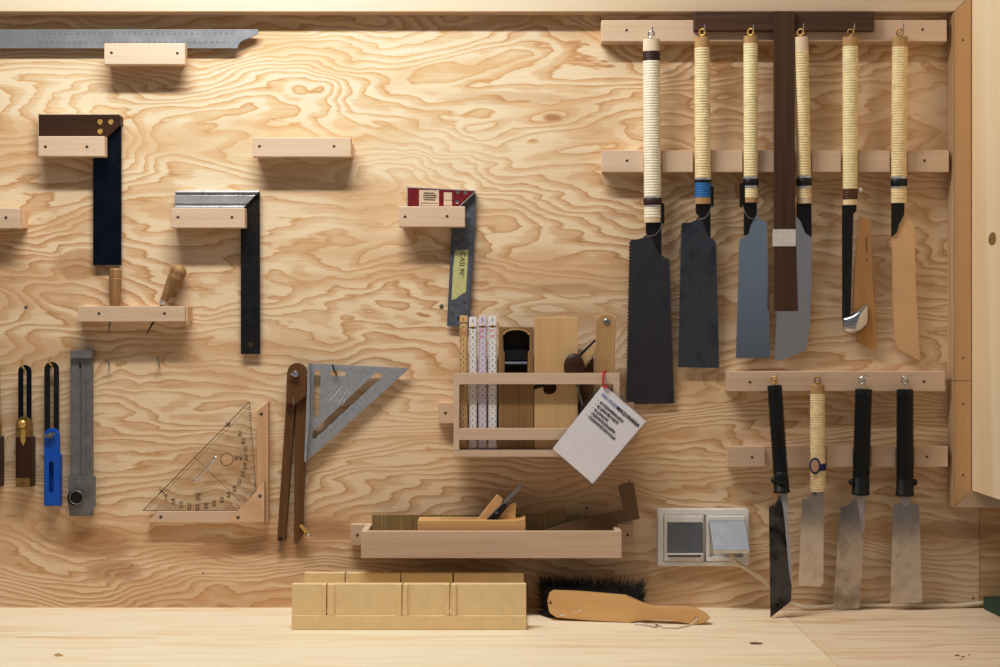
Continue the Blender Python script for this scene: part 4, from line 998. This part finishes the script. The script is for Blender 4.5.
# 4
t = saw('polished bladed saw with angled tip behind the dark T-square', (801.5, 40))
saw_handle(t, (801.6, 37), (804.2, 203.5), 6.8, 7.6, [('core', 37, 51, 'handlewood'), ('wrap', 51, 175.5, 'cane'), ('band', 175.5, 178.3, 'aluminium'), ('band', 178.3, 186, 'tape'), ('band', 186, 188.2, 'aluminium'), ('wrap', 188.2, 198.5, 'cane'), ('core', 198.5, 203.5, 'handlewood')], df, (800.5, 32.3), 'brass')
MB().prism([(797, 203), (811.5, 203), (811.8, 237), (806, 233), (801.5, 222), (797, 216)], lambda x, y: df(x, y)+.003, .007).build('neck', M['black'], t, bevel=.0006)
MB().prism([(795, 221), (797.5, 216), (801, 219), (804, 228), (807, 234.3), (811.7, 237.3), (811.3, 290), (809.8, 325), (807.5, 344), (805, 350), (801, 353), (775.6, 361.6), (774.4, 358), (776.4, 320), (779, 240)], df, .0012).build('blade', M['blade_bright'], t)
# 5
t = saw('narrow black spined backsaw with blade coloured as an amber reflection and brown cord band', (850.3, 40))
saw_handle(t, (850.3, 37), (850.2, 205), 7.9, 7.4, [('core', 37, 49, 'canedark'), ('wrap', 46.5, 189, 'cane_y'), ('wrap', 189, 199.5, 'brownwrap'), ('core', 199.5, 205, 'cane')], df, (850.7, 32.5), 'brassd')
MB().prism([(842.8, 204.8), (856.8, 204.8), (856.5, 211), (853.5, 214), (850.5, 320), (843, 321)], lambda x, y: df(x, y)+.003, .007).build('spine', M['black'], t, bevel=.0006)
gd = MB().prism([(859.8, 216.4), (870.6, 220), (872.6, 270), (876.2, 346.7), (874.8, 350), (857.5, 342), (854, 318), (852.6, 305), (855, 270), (857.5, 235)], lambda x, y: df(x, y)-.001, .003).build('amber_blade', M['amber'], t, bevel=.0005)  # amber plate stands for the warped blade with its painted reflection
m = MB(); g_ = lambda x, y: df(x, y)-.0007
m.line(866.8, 237, 866, 243, .8, g_); m.line(866, 243, 867, 251, .9, g_); m.line(866.3, 259, 866.8, 261.5, 1.1, g_); m.build('handwriting', M['ink'], gd, flat_only=True)
MB().prism([(852, 213), (862, 207), (873, 219), (872, 300), (864, 305), (851, 318)], lambda x, y: df(x, y)+.0015, .0008).build('clear_sleeve', M['sleeve'], t)
# curled bright blade tip: a strip bent outwards
m = MB(); N_ = 14; K_ = 6; rows = []
for i in range(N_+1):
    u = i/N_; row = []
    tx, ty = 842.8+u*24.8, 318-14*u**1.25; bx2, by2 = 844.5+u*23, 332+14*math.sin(u*PI*.62)-u*20
    for j in range(K_+1):
        v = j/K_; x = tx+(bx2-tx)*v + 2.5*math.sin(v*PI)*(u-.4); y = ty+(by2-ty)*v
        row.append(m.bm.verts.new(P(x, y, df(0, 330)+.0045+.009*math.sin(u*PI)*math.sin(.25+v*2.6))))
    rows.append(row)
for a, b in zip(rows, rows[1:]):
    for j in range(K_): m.bm.faces.new((a[j], a[j+1], b[j+1], b[j]))
o = m.build('curled_blade', M['chrome'], t, smooth=True); sm = o.modifiers.new('thick', 'SOLIDIFY'); sm.thickness = .0006
m = MB(); m.ball(P(860, 190, df(0, 190)), R(2.4), R(2), R(2.8)); m.build('white_peg', M['paint'], t, smooth=True)
# 6
t = saw('saw with blade in the tan of a mirrored floor at the right end of the upper row', (899.5, 40))
saw_handle(t, (900, 37), (898.8, 203), 7.9, 7.8, [('core', 37, 48.5, 'canedark'), ('wrap', 47, 176.5, 'cane'), ('band', 176.5, 179, 'aluminium'), ('band', 179, 186.3, 'tape'), ('band', 186.3, 188.2, 'aluminium'), ('wrap', 188.2, 198.5, 'cane'), ('core', 198.5, 203, 'cane')], df, (899.8, 32.5), 'brassd')
MB().prism([(892.2, 203), (904.6, 203), (904.6, 214), (899.5, 224), (896.5, 233), (892.2, 236.5)], lambda x, y: df(x, y)+.003, .007).build('neck', M['black'], t, bevel=.0006)
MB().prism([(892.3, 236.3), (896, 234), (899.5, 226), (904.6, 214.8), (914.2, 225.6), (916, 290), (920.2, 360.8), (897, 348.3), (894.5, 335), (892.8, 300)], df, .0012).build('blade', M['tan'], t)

# lower row
def dl(x, y): return .046 - .020*(y-385)/220.0
def d1(x, y): return .046 + .043*(y-385)/233.0
def d5(x, y): return .044 - .022*(y-385)/200.0
G2 = 'saws of the lower row'
def knob(t, px, py, d_, side):
    m = MB(); m.ball(P(px, py, d_), R(3), R(3), R(3.4)); m.tube([P(px, py, d_), P(px+side*5, py, d_)], R(1.6), 8); m.build('clamp_knob', M['rubber'], t, smooth=True)
t = saw('black gripped saw leaning out with stained dark blade touching the bench', (773, 384), G2)
saw_handle(t, (774.6, 385.3), (782, 493.5), 7.3, 7.4, [('grip', 385.3, 493.5, 'rubber')], d1, (773.7, 380), 'brass')
knob(t, 774, 480.5, d1(0, 480)+.004, 1)
m = MB(); m.lathe(P(781, 478, d1(0, 478)+.008), P(781, 478, d1(0, 478)+.0135), [(0, R(6.2)), (.8, R(6.2)), (1, R(5))], 20); m.build('clamp_disc', M['rubber'], t, smooth=True)
MB().prism([(780, 493), (787.6, 493), (788, 520), (791.8, 576), (791.6, 585), (789, 570), (784, 512)], lambda x, y: d1(x, y)+.0022, .003).build('tang', M['tang'], t)
MB().prism([(769, 506.8), (774.5, 504.5), (777.5, 500), (779.3, 494.5), (781.5, 497), (782.8, 507), (785.5, 530), (791.6, 585), (791.3, 601), (770.5, 617.6)], d1, .0012).build('blade', M['blade_pat'], t)
t = saw('saw with yellow cane handle and navy patch, between the black gripped saws', (818, 384), G2)
saw_handle(t, (817.4, 384.5), (818, 490.5), 7.3, 7.9, [('core', 384.5, 394, 'canedark'), ('wrap', 393.5, 489, 'cane'), ('core', 489, 491, 'cane')], d5, (817.8, 380), 'brassd', 2.4)
m = MB(); p0, p1 = P(817.6, 459.5, d5(0, 459)), P(817.7, 472, d5(0, 472))
MB().prism(arc(815.2, 466, 5.6, 0, 345, 23, 8.2), lambda x, y: d5(x, y)+.0128, .003).build('navy_patch', M['navy'], t, bevel=.0006)
MB().lathe(P(818, 463, d5(0, 463)), P(818, 470, d5(0, 470)), [(0, R(7.2)), (.1, R(8.1)), (.9, R(8.1)), (1, R(7.2))], 20, .82).build('navy_band', M['navy'], t, smooth=True)
MB().prism(arc(815, 466, 4, 0, 345, 23, 6.2), lambda x, y: d5(x, y)+.0134, .002).build('oval_badge', M['pinkoval'], t, bevel=.0004)
MB().prism([(802.3, 499.5), (807, 499), (810.7, 496), (812.6, 490.6), (824.3, 490.6), (823.6, 540), (823.4, 581.5), (822.6, 584.5), (820, 586.7), (798.4, 585.6), (800, 545)], d5, .0012).build('blade', M['blade_warm'], t)
m = MB(); m.lathe(P(814.8, 493.8, d5(0, 494)), P(814.8, 493.8, d5(0, 494)+.0015), [(0, R(2)), (1, R(1.5))], 14); m.build('blade_rivet', M['zinc'], t, smooth=True)
t = saw('black gripped saw with mottled blade, clamp knob on its left side', (863, 388), G2)
saw_handle(t, (863.6, 389), (860.5, 495), 8.4, 8.4, [('grip', 389, 495, 'rubber')], dl, (861.7, 380.5), 'chrome')
knob(t, 851.8, 482.2, dl(0, 482)+.003, 1)
MB().prism([(856, 494), (865.2, 494), (864.5, 532.8), (861.8, 530), (860.3, 518), (858.5, 506)], lambda x, y: dl(x, y)+.0022, .003).build('tang', M['tang'], t)
MB().prism([(840.6, 507), (846.5, 506), (851, 503), (854.5, 497.5), (857, 501), (859.6, 514), (861, 529), (863.5, 534), (862, 570), (859.5, 608)] + teeth(833.6, 609.5, 840.2, 512, 3, .8), dl, .0012).build('blade', M['blade_mott'], t)
t = saw('black gripped saw at the right end, clamp knob on its right side', (905, 388), G2)
saw_handle(t, (905, 389.3), (904.9, 496), 8.3, 8.5, [('grip', 389.3, 496, 'rubber')], dl, (905, 380.5), 'chrome')
knob(t, 914.5, 482.3, dl(0, 482)+.003, -1)
MB().prism([(899.8, 495), (911, 495), (910.8, 502), (905.3, 506.6), (900, 502)], lambda x, y: dl(x, y)+.0022, .003).build('tang', M['tang'], t)
MB().prism([(893.2, 504.6), (897, 503.8), (900.2, 502.8), (905.3, 507), (910.8, 502), (914, 503.8), (918.3, 504)] + teeth(918.5, 506, 922, 602.5, 3.2, .8) + [(890.2, 603.4)], dl, .0012).build('blade', M['blade_warm'], t)
bpy.data.objects  # noqa

# T-square
t = thing('wooden_t_square', 'dark brown wooden T-square resting on the hooks among the upper saws', 'T-square', P(785, 311, .035))
MB().box(694, 11.3, 874.5, 30.6, .0405, .0115).build('head', M['wenge'], t, bevel=.0012)
MB().prism([(774, 11), (794.8, 11), (795.2, 200), (798.3, 311), (774.6, 311)], .0475, .0068).build('blade', M['wengez'], t, bevel=.0008)
MB().box(773.6, 229.2, 795.8, 246.3, .0485, .0085).build('tape', M['whitetape'], t)

# ------------------------------------------------------------------ light, world, camera
def area(name, loc, target, sx_, sy_, power, col):
    l = bpy.data.lights.new(name, 'AREA'); l.shape = 'RECTANGLE'; l.size = sx_; l.size_y = sy_; l.energy = power; l.color = col
    o = bpy.data.objects.new(name, l); COL.objects.link(o); o.location = loc
    o.rotation_euler = (Vector(target)-Vector(loc)).to_track_quat('-Z', 'Y').to_euler(); return o
area('strip_light', (-.40, -.52, 1.00), (-.38, .0, .2), .75, .05, 11.0, (1, .995, .985))
area('overhead_fill', (-.35, -.85, 2.1), (-.2, -.45, 0), 1.5, .7, 16.5, (1, .985, .965))  # unseen fill added overhead, lifts the bench more than the wall
w = bpy.data.worlds.new('room'); scn.world = w; w.use_nodes = True; nt = w.node_tree
tc = nt.nodes.new('ShaderNodeTexCoord'); sp = nt.nodes.new('ShaderNodeSeparateXYZ'); nt.links.new(tc.outputs['Generated'], sp.inputs[0])
mp = nt.nodes.new('ShaderNodeMapRange'); mp.inputs[1].default_value = -1; mp.inputs[2].default_value = 1; nt.links.new(sp.outputs[2], mp.inputs[0])
rp = nt.nodes.new('ShaderNodeValToRGB'); nt.links.new(mp.outputs[0], rp.inputs[0])
els = [(0, (.12, .095, .075, 1)), (.30, (.28, .23, .18, 1)), (.352, (.44, .37, .30, 1)), (.372, (.17, .13, .115, 1)), (.39, (.10, .085, .08, 1)), (.415, (.09, .078, .075, 1)), (.437, (.15, .155, .165, 1)), (.455, (.24, .265, .30, 1)), (.475, (.22, .235, .26, 1)), (.49, (.30, .32, .35, 1)), (.515, (.13, .11, .10, 1)), (.56, (.15, .13, .12, 1)), (.62, (.16, .16, .17, 1)), (1, (.14, .135, .13, 1))]  # unseen surroundings as bands, shaped for the reflections in the saw blades
while len(rp.color_ramp.elements) < len(els): rp.color_ramp.elements.new(.5)
for e, (p_, c_) in zip(rp.color_ramp.elements, els): e.position = p_; e.color = c_
nt.links.new(rp.outputs[0], nt.nodes['Background'].inputs[0]); nt.nodes['Background'].inputs[1].default_value = 1.0
cam = bpy.data.cameras.new('camera'); co = bpy.data.objects.new('camera', cam); COL.objects.link(co)
cam.sensor_width = 36; cam.lens = 36 * D / (1000 * S); co.location = (0, -D, 0); co.rotation_euler = (PI/2, 0, 0); cam.clip_start = .05
scn.camera = co
scn.view_settings.view_transform = 'Standard'; scn.view_settings.look = 'None'; scn.view_settings.exposure = 0.0

scn.view_settings.use_curve_mapping = True
cv = scn.view_settings.curve_mapping; c3 = cv.curves[3]
for x_, y_ in ((.03, .021), (.12, .094), (.3, .27), (.55, .555), (.8, .82)): c3.points.new(x_, y_)
c3.points[-1].location = (1.0, .97)
cv.update()
